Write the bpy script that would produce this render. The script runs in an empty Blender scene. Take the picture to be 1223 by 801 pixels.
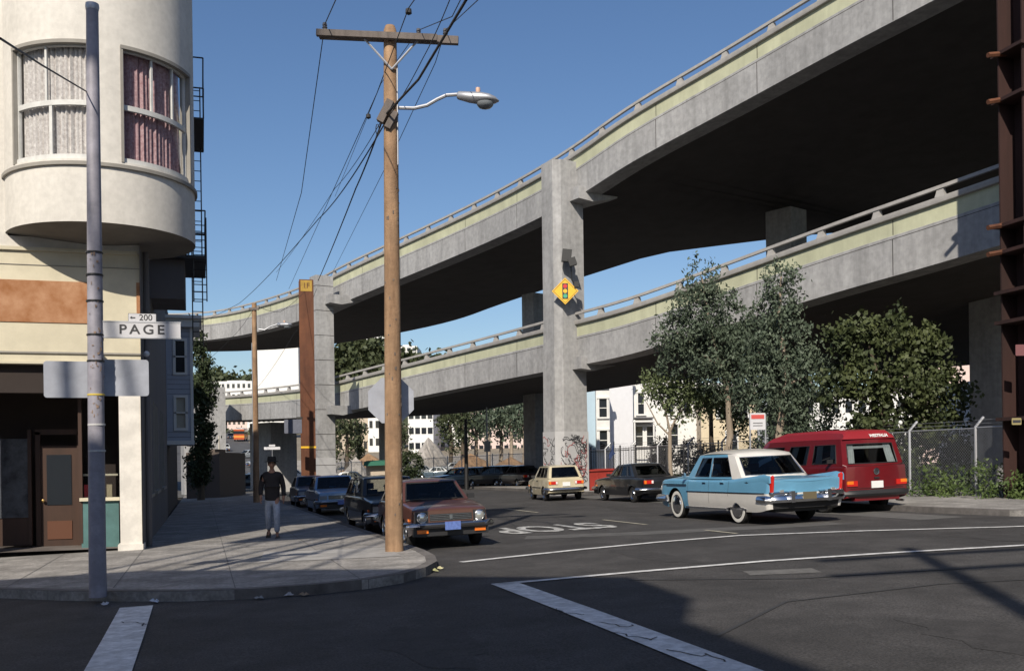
import bpy, bmesh, math, random
from mathutils import Vector, Matrix
random.seed(7)
R_ = math.radians
SC = bpy.context.scene
COL = SC.collection

# ------------------------------------------------------------------ camera
TH = R_(17.3); RO = .014; EYE = 1.65; FL = 1189.0
cT, sT = math.cos(TH), math.sin(TH)
cd = bpy.data.cameras.new('camera'); cam = bpy.data.objects.new('camera', cd); COL.objects.link(cam)
cd.sensor_width = 36; cd.lens = FL*36/1223; cd.shift_y = 150/1223
cd.clip_start = .1; cd.clip_end = 6000
fwd = Vector((sT, cT, 0)); rt0 = Vector((cT, -sT, 0)); up0 = Vector((0, 0, 1))
rt = rt0*math.cos(RO) - up0*math.sin(RO); up = rt0*math.sin(RO) + up0*math.cos(RO)
cam.matrix_world = Matrix(((rt.x, up.x, -fwd.x, 0), (rt.y, up.y, -fwd.y, 0), (rt.z, up.z, -fwd.z, EYE), (0, 0, 0, 1)))
SC.camera = cam

# ------------------------------------------------------------------ sky, sun, exposure
SUN_AZ = R_(29.5)      # shadows fall toward (sin, cos) of this
SUN_EL = R_(37)
w = bpy.data.worlds.new('World'); SC.world = w; w.use_nodes = True
nt = w.node_tree; bg = nt.nodes['Background']
sk = nt.nodes.new('ShaderNodeTexSky'); sk.sky_type = 'NISHITA'; sk.sun_disc = False
sk.sun_elevation = SUN_EL; sk.sun_rotation = math.pi + SUN_AZ
sk.air_density = 1.0; sk.dust_density = .9; sk.ozone_density = 2.2
hs = nt.nodes.new('ShaderNodeHueSaturation'); hs.inputs['Saturation'].default_value = 1.14; hs.inputs['Hue'].default_value = .505
nt.links.new(sk.outputs[0], hs.inputs['Color']); nt.links.new(hs.outputs[0], bg.inputs[0]); bg.inputs[1].default_value = .097
sl = bpy.data.lights.new('sun', 'SUN'); sl.energy = 4.8; sl.angle = R_(.5); sl.color = (1, .91, .77)
so = bpy.data.objects.new('sun', sl); COL.objects.link(so)
sdir = Vector((math.sin(SUN_AZ)*math.cos(SUN_EL), math.cos(SUN_AZ)*math.cos(SUN_EL), -math.sin(SUN_EL)))
so.rotation_euler = sdir.to_track_quat('-Z', 'Y').to_euler(); so.location = (0, 0, 60)
SC.view_settings.view_transform = 'Standard'; SC.view_settings.look = 'None'
SC.view_settings.gamma = 1; SC.view_settings.use_curve_mapping = False
SC.view_settings.exposure = .16
SC.render.engine = 'CYCLES'
SC.cycles.max_bounces = 5; SC.cycles.transparent_max_bounces = 24
SC.cycles.use_adaptive_sampling = True; SC.cycles.use_denoising = True

# ------------------------------------------------------------------ layout helpers
def gz(X, Y):
    r = X*cT - Y*sT
    z = .9*math.tanh(r/30)
    if Y > 105: z += .065*(Y-105)**2/((Y-105)+25)
    return z
def at(x, y, k):
    """world point seen at photo position (x, y) at k metres in front of the camera"""
    dx = (x-611.5)/FL; dy = (550.5-y)/FL
    r = dx*math.cos(RO)+dy*math.sin(RO); z = -dx*math.sin(RO)+dy*math.cos(RO)
    return Vector((k*(sT+r*cT), k*(cT-r*sT), EYE+k*z))
def onground(x, y, h=0):
    k = 3.
    while k < 700:
        p = at(x, y, k)
        if p.z-h < gz(p.x, p.y): return p
        k += .02
    return at(x, y, 700)
def gmat(X, Y, head=0, lift=0, lean=True):
    """matrix standing on the ground at X, Y; local +x points along heading (angle from world +X)"""
    if lean:
        e = .5
        n = Vector((-(gz(X+e, Y)-gz(X-e, Y))/(2*e), -(gz(X, Y+e)-gz(X, Y-e))/(2*e), 1)).normalized()
    else: n = Vector((0, 0, 1))
    fx = Vector((math.cos(head), math.sin(head), 0)); fx = (fx - n*fx.dot(n)).normalized()
    fy = n.cross(fx)
    return Matrix(((fx.x, fy.x, n.x, X), (fx.y, fy.y, n.y, Y), (fx.z, fy.z, n.z, gz(X, Y)+lift), (0, 0, 0, 1)))

# ------------------------------------------------------------------ materials
MATS = {}
def mat(name, col, rough=.8, metal=0, var=.0, scale=3., bump=0., bscale=40., col2=None, spec=.5, coat=0, streak=False, grime=0, gscale=.6, speck=0, spscale=60):
    if name in MATS: return MATS[name]
    m = bpy.data.materials.new(name); m.use_nodes = True; n = m.node_tree.nodes; l = m.node_tree.links
    b = n['Principled BSDF']; b.inputs['Roughness'].default_value = rough; b.inputs['Metallic'].default_value = metal
    b.inputs['Specular IOR Level'].default_value = spec
    if coat: b.inputs['Coat Weight'].default_value = coat; b.inputs['Coat Roughness'].default_value = .04
    c4 = (*col, 1); b.inputs['Base Color'].default_value = c4
    tc = n.new('ShaderNodeTexCoord'); out = None
    if var or col2:
        ns = n.new('ShaderNodeTexNoise'); ns.inputs['Scale'].default_value = scale; ns.inputs['Detail'].default_value = 6; ns.inputs['Roughness'].default_value = .65
        if streak:
            mp = n.new('ShaderNodeMapping'); mp.inputs['Scale'].default_value = (1, 1, .12); l.new(tc.outputs['Object'], mp.inputs[0]); l.new(mp.outputs[0], ns.inputs[0])
        else: l.new(tc.outputs['Object'], ns.inputs[0])
        cr = n.new('ShaderNodeValToRGB'); cr.color_ramp.elements[0].position = .3; cr.color_ramp.elements[1].position = .7
        a = tuple(max(0, x*(1-var)) for x in col); bb = col2 if col2 else tuple(min(1, x*(1+var)) for x in col)
        cr.color_ramp.elements[0].color = (*a, 1); cr.color_ramp.elements[1].color = (*bb, 1)
        l.new(ns.outputs[0], cr.inputs[0]); out = cr.outputs[0]
    if grime:
        ns = n.new('ShaderNodeTexNoise'); ns.inputs['Scale'].default_value = gscale; ns.inputs['Detail'].default_value = 8; ns.inputs['Roughness'].default_value = .7
        l.new(tc.outputs['Object'], ns.inputs[0])
        cr = n.new('ShaderNodeValToRGB'); cr.color_ramp.elements[0].position = .42; cr.color_ramp.elements[1].position = .62
        g = 1-grime; cr.color_ramp.elements[0].color = (g, g, g, 1); cr.color_ramp.elements[1].color = (1, 1, 1, 1)
        l.new(ns.outputs[0], cr.inputs[0])
        mx = n.new('ShaderNodeMix'); mx.data_type = 'RGBA'; mx.blend_type = 'MULTIPLY'; mx.inputs[0].default_value = 1
        if out: l.new(out, mx.inputs[6])
        else: mx.inputs[6].default_value = c4
        l.new(cr.outputs[0], mx.inputs[7]); out = mx.outputs[2]
    if speck:
        ns = n.new('ShaderNodeTexNoise'); ns.inputs['Scale'].default_value = spscale; ns.inputs['Detail'].default_value = 3
        l.new(tc.outputs['Object'], ns.inputs[0]); mr = n.new('ShaderNodeMapRange'); mr.inputs[1].default_value = .35; mr.inputs[2].default_value = .65; mr.inputs[3].default_value = 1-speck; mr.inputs[4].default_value = 1+speck
        l.new(ns.outputs[0], mr.inputs[0]); mx = n.new('ShaderNodeVectorMath'); mx.operation = 'SCALE'
        if out: l.new(out, mx.inputs[0])
        else: mx.inputs[0].default_value = col
        l.new(mr.outputs[0], mx.inputs['Scale']); out = mx.outputs[0]
    if out: l.new(out, b.inputs['Base Color'])
    if bump:
        ns = n.new('ShaderNodeTexNoise'); ns.inputs['Scale'].default_value = bscale; ns.inputs['Detail'].default_value = 4
        l.new(tc.outputs['Object'], ns.inputs[0]); bp = n.new('ShaderNodeBump'); bp.inputs['Strength'].default_value = bump; bp.inputs['Distance'].default_value = .02
        l.new(ns.outputs[0], bp.inputs['Height']); l.new(bp.outputs[0], b.inputs['Normal'])
    MATS[name] = m; return m
def glassmat(name, tint, gloss=.25):
    if name in MATS: return MATS[name]
    m = bpy.data.materials.new(name); m.use_nodes = True; n = m.node_tree.nodes; l = m.node_tree.links
    n.remove(n['Principled BSDF']); t = n.new('ShaderNodeBsdfTransparent'); t.inputs[0].default_value = (*tint, 1)
    g = n.new('ShaderNodeBsdfGlossy'); g.inputs['Roughness'].default_value = .03
    fr = n.new('ShaderNodeLayerWeight'); fr.inputs[0].default_value = gloss
    mx = n.new('ShaderNodeMixShader'); l.new(fr.outputs['Fresnel'], mx.inputs[0]); l.new(t.outputs[0], mx.inputs[1]); l.new(g.outputs[0], mx.inputs[2])
    l.new(mx.outputs[0], n['Material Output'].inputs[0]); MATS[name] = m; return m
def linkmat(name, col, sp=.09, wd=.14, rot=True):
    """wire mesh: open between the wires"""
    if name in MATS: return MATS[name]
    m = bpy.data.materials.new(name); m.use_nodes = True; n = m.node_tree.nodes; l = m.node_tree.links
    b = n['Principled BSDF']; b.inputs['Base Color'].default_value = (*col, 1); b.inputs['Metallic'].default_value = .6; b.inputs['Roughness'].default_value = .5
    tc = n.new('ShaderNodeTexCoord'); sp_ = n.new('ShaderNodeSeparateXYZ'); l.new(tc.outputs['Object'], sp_.inputs[0])
    outs = []
    for sg in (1, -1):
        a = n.new('ShaderNodeMath'); a.operation = 'MULTIPLY_ADD'; a.inputs[1].default_value = sg; l.new(sp_.outputs[0], a.inputs[0]); l.new(sp_.outputs[2], a.inputs[2])
        d = n.new('ShaderNodeMath'); d.operation = 'DIVIDE'; d.inputs[1].default_value = sp; l.new(a.outputs[0], d.inputs[0])
        f = n.new('ShaderNodeMath'); f.operation = 'FRACT'; l.new(d.outputs[0], f.inputs[0])
        q = n.new('ShaderNodeMath'); q.operation = 'LESS_THAN'; q.inputs[1].default_value = wd; l.new(f.outputs[0], q.inputs[0]); outs.append(q)
    mx = n.new('ShaderNodeMath'); mx.operation = 'MAXIMUM'; l.new(outs[0].outputs[0], mx.inputs[0]); l.new(outs[1].outputs[0], mx.inputs[1])
    l.new(mx.outputs[0], b.inputs['Alpha']); MATS[name] = m; return m

# ------------------------------------------------------------------ objects
def tag(o, label=None, cat=None, group=None, kind=None):
    if label: o['label'] = label
    if cat: o['category'] = cat
    if group: o['group'] = group
    if kind: o['kind'] = kind
    return o
def empty(name, M, label, cat, group=None):
    o = bpy.data.objects.new(name, None); COL.objects.link(o); o.empty_display_size = .3
    o.matrix_world = M if isinstance(M, Matrix) else Matrix.Translation(M)
    return tag(o, label, cat, group)
def children(o): return [x for x in bpy.data.objects if x.parent == o]
def copy_tree(o, parent=None):
    c = o.copy(); COL.objects.link(c)
    if parent: c.parent = parent; c.matrix_parent_inverse = o.matrix_parent_inverse.copy()
    for ch in CH.get(o, []):
        CH.setdefault(c, []).append(copy_tree(ch, c))
    return c
CH = {}
class MB:
    def __init__(s): s.v = []; s.f = []; s.m = []; s.ms = []
    def mi(s, m):
        if m not in s.ms: s.ms.append(m)
        return s.ms.index(m)
    def quad(s, pts, m): 
        b = len(s.v); s.v += [tuple(p) for p in pts]; s.f.append(tuple(range(b, b+len(pts)))); s.m.append(s.mi(m))
    def grid(s, rows, m, close=False, fn=None):
        """rows of points; m a material or function(i,j)->material or None to skip"""
        b = len(s.v); n = len(rows[0])
        for r in rows: s.v += [tuple(p) for p in r]
        for i in range(len(rows)-1):
            for j in range(n if close else n-1):
                mm = m(i, j) if callable(m) else m
                if mm is None: continue
                j2 = (j+1) % n
                s.f.append((b+i*n+j, b+i*n+j2, b+(i+1)*n+j2, b+(i+1)*n+j)); s.m.append(s.mi(mm))
    def box(s, c, d, m, rz=0, bev=0, M=None):
        x, y, z = [q/2 for q in d]; pts = []
        for sx, sy, sz in ((-1,-1,-1),(1,-1,-1),(1,1,-1),(-1,1,-1),(-1,-1,1),(1,-1,1),(1,1,1),(-1,1,1)):
            p = Vector((sx*x, sy*y, sz*z))
            if M is not None: p = M @ p
            elif rz: p = Vector((p.x*math.cos(rz)-p.y*math.sin(rz), p.x*math.sin(rz)+p.y*math.cos(rz), p.z))
            pts.append(p+Vector(c))
        b = len(s.v); s.v += [tuple(p) for p in pts]; k = s.mi(m)
        for f in ((0,3,2,1),(4,5,6,7),(0,1,5,4),(1,2,6,5),(2,3,7,6),(3,0,4,7)): s.f.append(tuple(b+i for i in f)); s.m.append(k)
    def tube(s, pts, r, m, n=8, cap=True):
        pts = [Vector(p) for p in pts]; rs = r if isinstance(r, (list, tuple)) else [r]*len(pts); rows = []
        ref = None
        for i, p in enumerate(pts):
            t = (pts[min(i+1, len(pts)-1)]-pts[max(i-1, 0)]).normalized()
            if ref is None: ref = Vector((0, 0, 1)) if abs(t.z) < .9 else Vector((1, 0, 0))
            a = t.cross(ref).normalized(); b2 = t.cross(a).normalized(); ref = -b2 if False else ref
            rows.append([p + a*math.cos(2*math.pi*k/n)*rs[i] + b2*math.sin(2*math.pi*k/n)*rs[i] for k in range(n)])
        s.grid(rows, m, close=True)
        if cap:
            s.quad(rows[0], m); s.quad(rows[-1][::-1], m)
    def lathe(s, prof, m, n=20, M=None, axis='z'):
        rows = []
        for r, z in prof:
            row = []
            for k in range(n):
                a = 2*math.pi*k/n
                p = Vector((r*math.cos(a), r*math.sin(a), z)) if axis == 'z' else Vector((r*math.cos(a), z, r*math.sin(a)))
                row.append(M @ p if M is not None else p)
            rows.append(row)
        s.grid(rows, m, close=True)
    def build(s, name, parent=None, smooth=False, M=None, ang=35, world=False):
        me = bpy.data.meshes.new(name); me.from_pydata(s.v, [], s.f)
        for x in s.ms: me.materials.append(x)
        me.polygons.foreach_set('material_index', s.m)
        if smooth:
            me.polygons.foreach_set('use_smooth', [True]*len(s.f)); me.set_sharp_from_angle(angle=R_(ang))
        bm = bmesh.new(); bm.from_mesh(me); bmesh.ops.remove_doubles(bm, verts=bm.verts, dist=.0004) if smooth else None
        bmesh.ops.recalc_face_normals(bm, faces=bm.faces); bm.to_mesh(me); bm.free()
        if smooth: me.set_sharp_from_angle(angle=R_(ang))
        o = bpy.data.objects.new(name, me); COL.objects.link(o)
        if parent is not None:
            o.parent = parent; CH.setdefault(parent, []).append(o)
            if world: o.matrix_parent_inverse = parent.matrix_world.inverted() if parent.parent is None else Matrix()
        elif M is not None: o.matrix_world = M
        return o
def flip(): pass
def local_origin(o, p=None):
    """move a top-level mesh's origin to p (default: its bottom centre)"""
    me = o.data; xs = [v.co for v in me.vertices]
    if p is None:
        p = Vector((sum(v.x for v in xs)/len(xs), sum(v.y for v in xs)/len(xs), min(v.z for v in xs)))
    me.transform(Matrix.Translation(-Vector(p))); o.location = p; return o
def struct(o, name=None): o['kind'] = 'structure'; return o

def sheet(name, poly, lift, m, res=1.0, cuts=True, skirt=0, skirt_m=None):
    bm = bmesh.new(); vs = [bm.verts.new((x, y, 0)) for x, y in poly]; bm.faces.new(vs)
    bmesh.ops.triangulate(bm, faces=bm.faces)
    if cuts:
        for ax in (0, 1):
            lo = min(p[ax] for p in poly); hi = max(p[ax] for p in poly); q = math.ceil(lo/res)*res
            while q < hi:
                no = (1, 0, 0) if ax == 0 else (0, 1, 0); co = (q, 0, 0) if ax == 0 else (0, q, 0)
                bmesh.ops.bisect_plane(bm, geom=bm.verts[:]+bm.edges[:]+bm.faces[:], plane_co=co, plane_no=no, dist=1e-5); q += res
    if skirt:
        be = [e for e in bm.edges if e.is_boundary]; r = bmesh.ops.extrude_edge_only(bm, edges=be)
        low = {g for g in r['geom'] if isinstance(g, bmesh.types.BMVert)}
    else: low = set()
    for v in bm.verts: v.co.z = gz(v.co.x, v.co.y) + lift - (skirt if v in low else 0)
    bmesh.ops.recalc_face_normals(bm, faces=bm.faces)
    me = bpy.data.meshes.new(name); bm.to_mesh(me); bm.free(); me.materials.append(m)
    o = bpy.data.objects.new(name, me); COL.objects.link(o)
    return o
def ribbon(poly, width):
    """polygon strip around a polyline"""
    L, Rr = [], []
    for i, p in enumerate(poly):
        a = Vector(poly[max(i-1, 0)]); b = Vector(poly[min(i+1, len(poly)-1)]); t = (b-a).normalized(); n = Vector((-t.y, t.x))
        L.append(tuple(Vector(p)+n*width/2)); Rr.append(tuple(Vector(p)-n*width/2))
    return L + Rr[::-1]

# ---- patches with openings
def lerp(a, b, t): return a+(b-a)*t
def patch(mb, fn, m, holes=(), us=(), vs=()):
    """fn(u,v)->point; holes list of (u0,u1,v0,v1); grid lines at hole edges plus us, vs"""
    U = sorted(set([0, 1]+list(us)+[q for h in holes for q in h[:2]])); V = sorted(set([0, 1]+list(vs)+[q for h in holes for q in h[2:4]]))
    def skip(i, j):
        u = (U[j]+U[j+1])/2; v = (V[i]+V[i+1])/2
        for h in holes:
            if h[0] < u < h[1] and h[2] < v < h[3]: return None
        return m(u, v) if callable(m) else m
    mb.grid([[fn(u, v) for u in U] for v in V], skip)
def bil(A, B, C, D, bow=Vector((0, 0, 0)), bowv=Vector((0, 0, 0))):
    """A,B bottom (u 0,1), C,D top (u 0,1)"""
    A, B, C, D = map(Vector, (A, B, C, D))
    def f(u, v):
        p = (A*(1-u)+B*u)*(1-v)+(C*(1-u)+D*u)*v
        return p + bow*(1-(2*u-1)**2) + bowv*(4*v*(1-v))
    return f
def sub(n): return [i/n for i in range(1, n)]

# ------------------------------------------------------------------ common materials
asphalt = mat('asphalt', (.053, .050, .050), .9, var=.3, scale=1.4, bump=.6, bscale=70, grime=.35, gscale=.5, speck=.5, spscale=48)
asphalt2 = mat('asphalt_far', (.08, .078, .078), .9, var=.2, scale=.6, grime=.2)
walk = mat('sidewalk_concrete', (.30, .285, .27), .9, var=.2, scale=2, bump=.3, bscale=40, grime=.38, gscale=1.1, speck=.18, spscale=18)
kerbm = mat('kerb_concrete', (.14, .13, .125), .9, var=.25, scale=6, bump=.3, grime=.3)
dirt = mat('dirt', (.20, .165, .12), .95, var=.3, scale=.5, bump=.5, bscale=6, col2=(.28, .24, .18))
paint = mat('road_paint', (.70, .70, .70), .7, var=.22, scale=9, grime=.3, gscale=5)
paintold = mat('worn_road_paint', (.52, .52, .51), .8, var=.25, scale=6, grime=.5, gscale=6)
paintyel = mat('yellow_road_paint', (.33, .31, .25), .8, var=.3, scale=6)
conc = mat('viaduct_concrete', (.30, .30, .305), .85, var=.12, scale=2.2, bump=.2, bscale=14, streak=True, grime=.16, gscale=.45, col2=(.39, .39, .395), speck=.10, spscale=5)
conc2 = mat('rail_concrete', (.33, .32, .31), .85, var=.15, scale=3)
green = mat('parapet_green_paint', (.47, .48, .34), .8, var=.12, scale=1.5, streak=True, grime=.15)
soff = mat('soffit_shade_and_joint', (.045, .04, .04), .95, var=.2, scale=1)  # deck underside's shade put into a near-black colour; joint lines share it
wood = mat('pole_wood', (.27, .155, .085), .85, col2=(.42, .27, .16), var=.2, scale=5, bump=.4, bscale=30, streak=True, grime=.3, gscale=2)
woodgrey = mat('weathered_wood', (.13, .11, .10), .9, var=.3, scale=6, bump=.3, streak=True)
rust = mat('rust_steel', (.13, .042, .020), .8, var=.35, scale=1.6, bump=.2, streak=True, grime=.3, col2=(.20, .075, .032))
galv = mat('galvanised_steel', (.42, .43, .46), .45, metal=.6, var=.1, scale=8)
steelpaint = mat('grey_pole_paint', (.30, .29, .34), .55, metal=0, var=.12, scale=6, grime=.2, gscale=4)
blackm = mat('black_iron', (.015, .015, .016), .5)
wirem = mat('wire_black', (.02, .02, .022), .6)
rubber = mat('rubber', (.018, .018, .019), .8)
chrome = mat('chrome', (.75, .76, .78), .14, metal=1)
dchrome = mat('steel_trim', (.45, .46, .48), .25, metal=1)
intr = mat('interior_cloth', (.03, .028, .028), .9)
trimblk = mat('black_plastic', (.02, .02, .022), .5)
plate_w = mat('plate_white', (.7, .7, .7), .5)
plate_b = mat('plate_blue', (.10, .16, .42), .5, var=.3, scale=20)
redl = mat('tail_lens_red', (.50, .02, .015), .2, coat=.6)
ambl = mat('lens_amber', (.75, .18, .02), .2, coat=.6)
lampl = mat('headlight_glass', (.65, .66, .64), .08, metal=.7)
carglass = glassmat('car_glass', (.58, .62, .62), .30)
winglass = glassmat('window_glass', (.85, .86, .87), .10)
darkpane = mat('dark_window_pane', (.02, .024, .03), .1, spec=.8)

# ------------------------------------------------------------------ ground, roads
def big_ground():
    xs = [-900, -600, -400, -260, -180, -130, -100, -80]+[i*4 for i in range(-15, 31)]+[150, 190, 250, 350, 500, 700, 900]
    ys = [-500, -250, -120, -60]+[i*5 for i in range(-8, 50)]+[260, 280, 300, 330, 360, 400, 450, 520, 600, 700, 850, 1100, 1500]
    mb = MB(); mb.grid([[(x, y, gz(x, y)-.06) for x in xs] for y in ys], dirt)
    return struct(mb.build('ground', smooth=True))
big_ground()
struct(sheet('road', [(-1.5, -60), (22, -60), (22, -1), (90, -1), (90, 14.6), (24, 14.6), (18.6, 17), (18.6, 74), (2.6, 74), (2.6, 18.4), (-90, 18.4), (-90, 2), (-3.5, 2), (-3.5, -60)], 0, asphalt, 1.0))
struct(sheet('rubble_lot', [(9, 92), (75, 78), (80, 170), (13, 170)], -.02, mat('lot_dust', (.37, .335, .29), .95, var=.25, scale=.6, grime=.3, bump=.5, bscale=3), 4.0))
struct(sheet('far_road', [(-60, 74.05), (60, 74.05), (60, 90), (10, 90), (12, 420), (-2, 420), (-3.5, 90), (-60, 90)], -.005, asphalt2, 3.0))
corner = [(-60, 22.6), (-60, 17.3), (-12, 16.9), (-2.9, 16.0), (-1.9, 15.0), (-1.11, 14.36), (-.3, 13.8), (.59, 13.45), (1.4, 13.38), (2.14, 13.54), (2.7, 13.9), (3.15, 14.5), (3.5, 15.3), (3.7, 16.3), (3.78, 17.5), (3.78, 73), (-1.2, 73), (-1.2, 22.6)]
struct(sheet('sidewalk', corner, .13, walk, .75, skirt=.2))
struct(sheet('kerb', ribbon([(-60, 17.39), (-12, 16.99), (-2.88, 16.08), (-1.84, 15.07), (-1.05, 14.43), (-.25, 13.88), (.61, 13.53), (1.4, 13.46), (2.11, 13.62), (2.65, 13.97), (3.08, 14.55), (3.43, 15.33), (3.62, 16.32), (3.70, 17.5), (3.70, 73)], .17), .137, kerbm, 1, skirt=.2))
# joints in the sidewalk slabs
jm = mat('joint', (.12, .117, .115), .95)
mb = MB()
def joint(a, b, wd=.013):
    n = max(2, int((Vector(b)-Vector(a)).length/.5)); t = (Vector(b)-Vector(a)).normalized(); nn = Vector((-t.y, t.x))*wd/2
    for i in range(n):
        p = Vector(a).lerp(Vector(b), i/n); q = Vector(a).lerp(Vector(b), (i+1)/n)
        mb.quad([(*(c_), gz(*c_)+.135) for c_ in (p+nn, q+nn, q-nn, p-nn)], jm)
for y in [17.2+1.55*i for i in range(30)]: joint((-1.1, y) if y > 22.6 else (-10, y) if y > 17.5 else (-1.4, y), (3.6, y))
for x in (.4, 2.05): joint((x, 13.7), (x, 60))
for x in [-1.2-1.55*i for i in range(6)]: joint((x, 16.6 if x < -3 else 14.9), (x, 22.5))
struct(mb.build('sidewalk_joints'))
# a lighter utility slab patch by the kerb
struct(sheet('sidewalk_patch', [(.9, 17.3), (3.2, 16.6), (3.3, 18.6), (1.1, 19.4)], .136, mat('patch_concrete', (.36, .35, .34), .9, var=.15, scale=4, grime=.25), .5))
rs = [(90, 13.4), (24, 13.4), (19.5, 14.2), (17.6, 15.6), (16.7, 17.4), (16.5, 19.5), (16.5, 74), (24.5, 74), (24.5, 23.4), (90, 22)]
struct(sheet('right_sidewalk', rs, .13, walk, 1.0, skirt=.2))
struct(sheet('right_kerb', ribbon([(90, 13.46), (24, 13.46), (19.55, 14.27), (17.67, 15.67), (16.78, 17.43), (16.58, 19.5), (16.58, 74)], .17), .137, kerbm, 1, skirt=.2))
# near-side sidewalk under the camera and behind it
struct(sheet('near_sidewalk', [(-60, 1.6), (-60, -60), (-3.6, -60), (-3.6, -1.0), (-4.2, .8), (-5.4, 1.6)], .13, walk, 2, skirt=.2))
# markings
def mark(name, pts, wd, m=paint, lift=.012): return struct(sheet(name, ribbon(pts, wd), lift, m, .4))
mark('crosswalk_line', [(-.82, 13.55), (-.80, 11), (-.78, 6), (-.78, -1)], .40)
mark('crosswalk_line', [(3.88, 12.86), (3.86, 10), (3.76, 5), (3.7, -2)], .36)
mark('crosswalk_line', [(3.7, 12.84), (5.8, 12.95), (7.9, 12.98), (10, 12.75), (12.2, 12.35), (16.5, 11.9)], .16)
mark('crosswalk_line', [(4.1, 16.1), (6.4, 16.75), (8.2, 17.1), (10, 17.25), (12.2, 16.4), (14.5, 15.2), (16.3, 14.6)], .17)
mark('lane_line', [(10.05, 21.6), (10.05, 24.3)], .10, paintyel)
mark('lane_line', [(10.05, 29.6), (10.05, 33.0)], .10, paintyel)
mark('lane_line', [(10.05, 38.0), (10.05, 41.0)], .10, paintyel)
mark('lane_line', [(10.2, 17.7), (10.2, 19.0)], .10, paintyel)
# tar seams and patches in the asphalt
tar = mat('tar_patch', (.035, .035, .037), .75, var=.2, scale=5)
mark('road_patch', [(5.4, 12.2), (7.2, 11.0), (9.5, 10.6)], .06, tar, .006)
mark('road_patch', [(4.4, 8.0), (6.0, 9.4), (8.2, 9.6), (11, 8.9)], .05, tar, .006)
mark('road_patch', [(13.2, 18.6), (11.3, 18.8), (8.8, 19.4), (6.6, 20.3)], .9, mat('worn_asphalt', (.085, .083, .082), .9, var=.25, scale=3), .004)
mark('road_patch', [(7.0, 11.9), (7.9, 11.6)], .5, mat('pale_asphalt', (.115, .112, .108), .9, var=.35, scale=7), .004)
mark('road_patch', [(15.4, 17.9), (15.7, 40)], 1.2, mat('gutter_asphalt', (.10, .098, .095), .9, var=.25, scale=3), .004)
# oil and tyre darkened lanes, each an uneven blot
random.seed(12); oil = mat('oil_stained_asphalt', (.034, .032, .032), .92, var=.3, scale=4, speck=.4, spscale=48)
mb = MB()
for cx_, cy_, rx_, ry_ in ((7.2, 26, .45, 3.2), (7.0, 15.0, .35, 1.6), (12.6, 26.5, .4, 3.5), (12.9, 13.6, .5, 1.2), (6.4, 6.5, .5, 1.4), (9.0, 8.0, .35, .9), (2.0, 9.0, .5, 1.2), (11.4, 9.0, .4, 1.1), (13.0, 33, .4, 4)):
    ring = []
    for k in range(26):
        a = 2*math.pi*k/26; q = random.uniform(.72, 1.12); ring.append((cx_+rx_*q*math.cos(a), cy_+ry_*q*math.sin(a)))
    c0 = (cx_, cy_)
    for k in range(26):
        for u0, u1 in ((0, .34), (.34, .67), (.67, 1)):
            ps = [(lerp(cx_, ring[j % 26][0], t), lerp(cy_, ring[j % 26][1], t)) for j, t in ((k, u0), (k, u1), (k+1, u1), (k+1, u0))]
            mb.quad([(*p, gz(*p)+.003) for p in ps], oil)
struct(mb.build('oil_stains'))
# crack marks in the wide crosswalk bar
mb = MB(); random.seed(3)
for (x0, y0) in ((3.8, 10.3), (3.85, 9.2), (3.75, 8.6), (-.8, 12.2), (3.82, 7.6)):
    p = Vector((x0-.1, y0)); 
    for k in range(9):
        q = p + Vector((random.uniform(-.06, .08), random.uniform(-.16, .05))); t = (q-p).normalized(); nn = Vector((-t.y, t.x))*.008
        mb.quad([(*(c_), gz(*c_)+.016) for c_ in (p+nn, q+nn, q-nn, p-nn)], tar); p = q
struct(mb.build('road_cracks'))

def text(name, body, size, M, m, parent=None, ext=0., sx=1., sy=1., bold=0, space=1.):
    cu = bpy.data.curves.new(name, 'FONT'); cu.body = body; cu.size = size; cu.space_character = space; cu.align_x = 'CENTER'; cu.align_y = 'CENTER'; cu.extrude = ext; cu.offset = bold
    tmp = bpy.data.objects.new(name, cu); COL.objects.link(tmp); bpy.context.view_layer.update()
    me = bpy.data.meshes.new_from_object(tmp); bpy.data.objects.remove(tmp); bpy.data.curves.remove(cu)
    me.materials.clear(); me.materials.append(m); o = bpy.data.objects.new(name, me); COL.objects.link(o)
    if parent is not None: o.parent = parent; CH.setdefault(parent, []).append(o)
    o.matrix_local = M @ Matrix.Diagonal((sx, sy, 1, 1)); return o
struct(text('road_lettering', 'STOP', 1.0, gmat(7.98, 22.6, math.pi, .014), paintold, sx=1.14, sy=3.0, bold=.03))

# ------------------------------------------------------------------ plan-view helper for upright things
def Rz(a): return Matrix.Rotation(a, 4, 'Z')
def Rx(a): return Matrix.Rotation(a, 4, 'X')
def Ry(a): return Matrix.Rotation(a, 4, 'Y')
def T(*a): return Matrix.Translation(Vector(a))
FACE_CAM = Matrix(((1,0,0,0),(0,0,-1,0),(0,1,0,0),(0,0,0,1)))    # text standing upright facing -Y (toward the camera side)
FACE_FWD = Rz(math.pi) @ FACE_CAM

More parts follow.
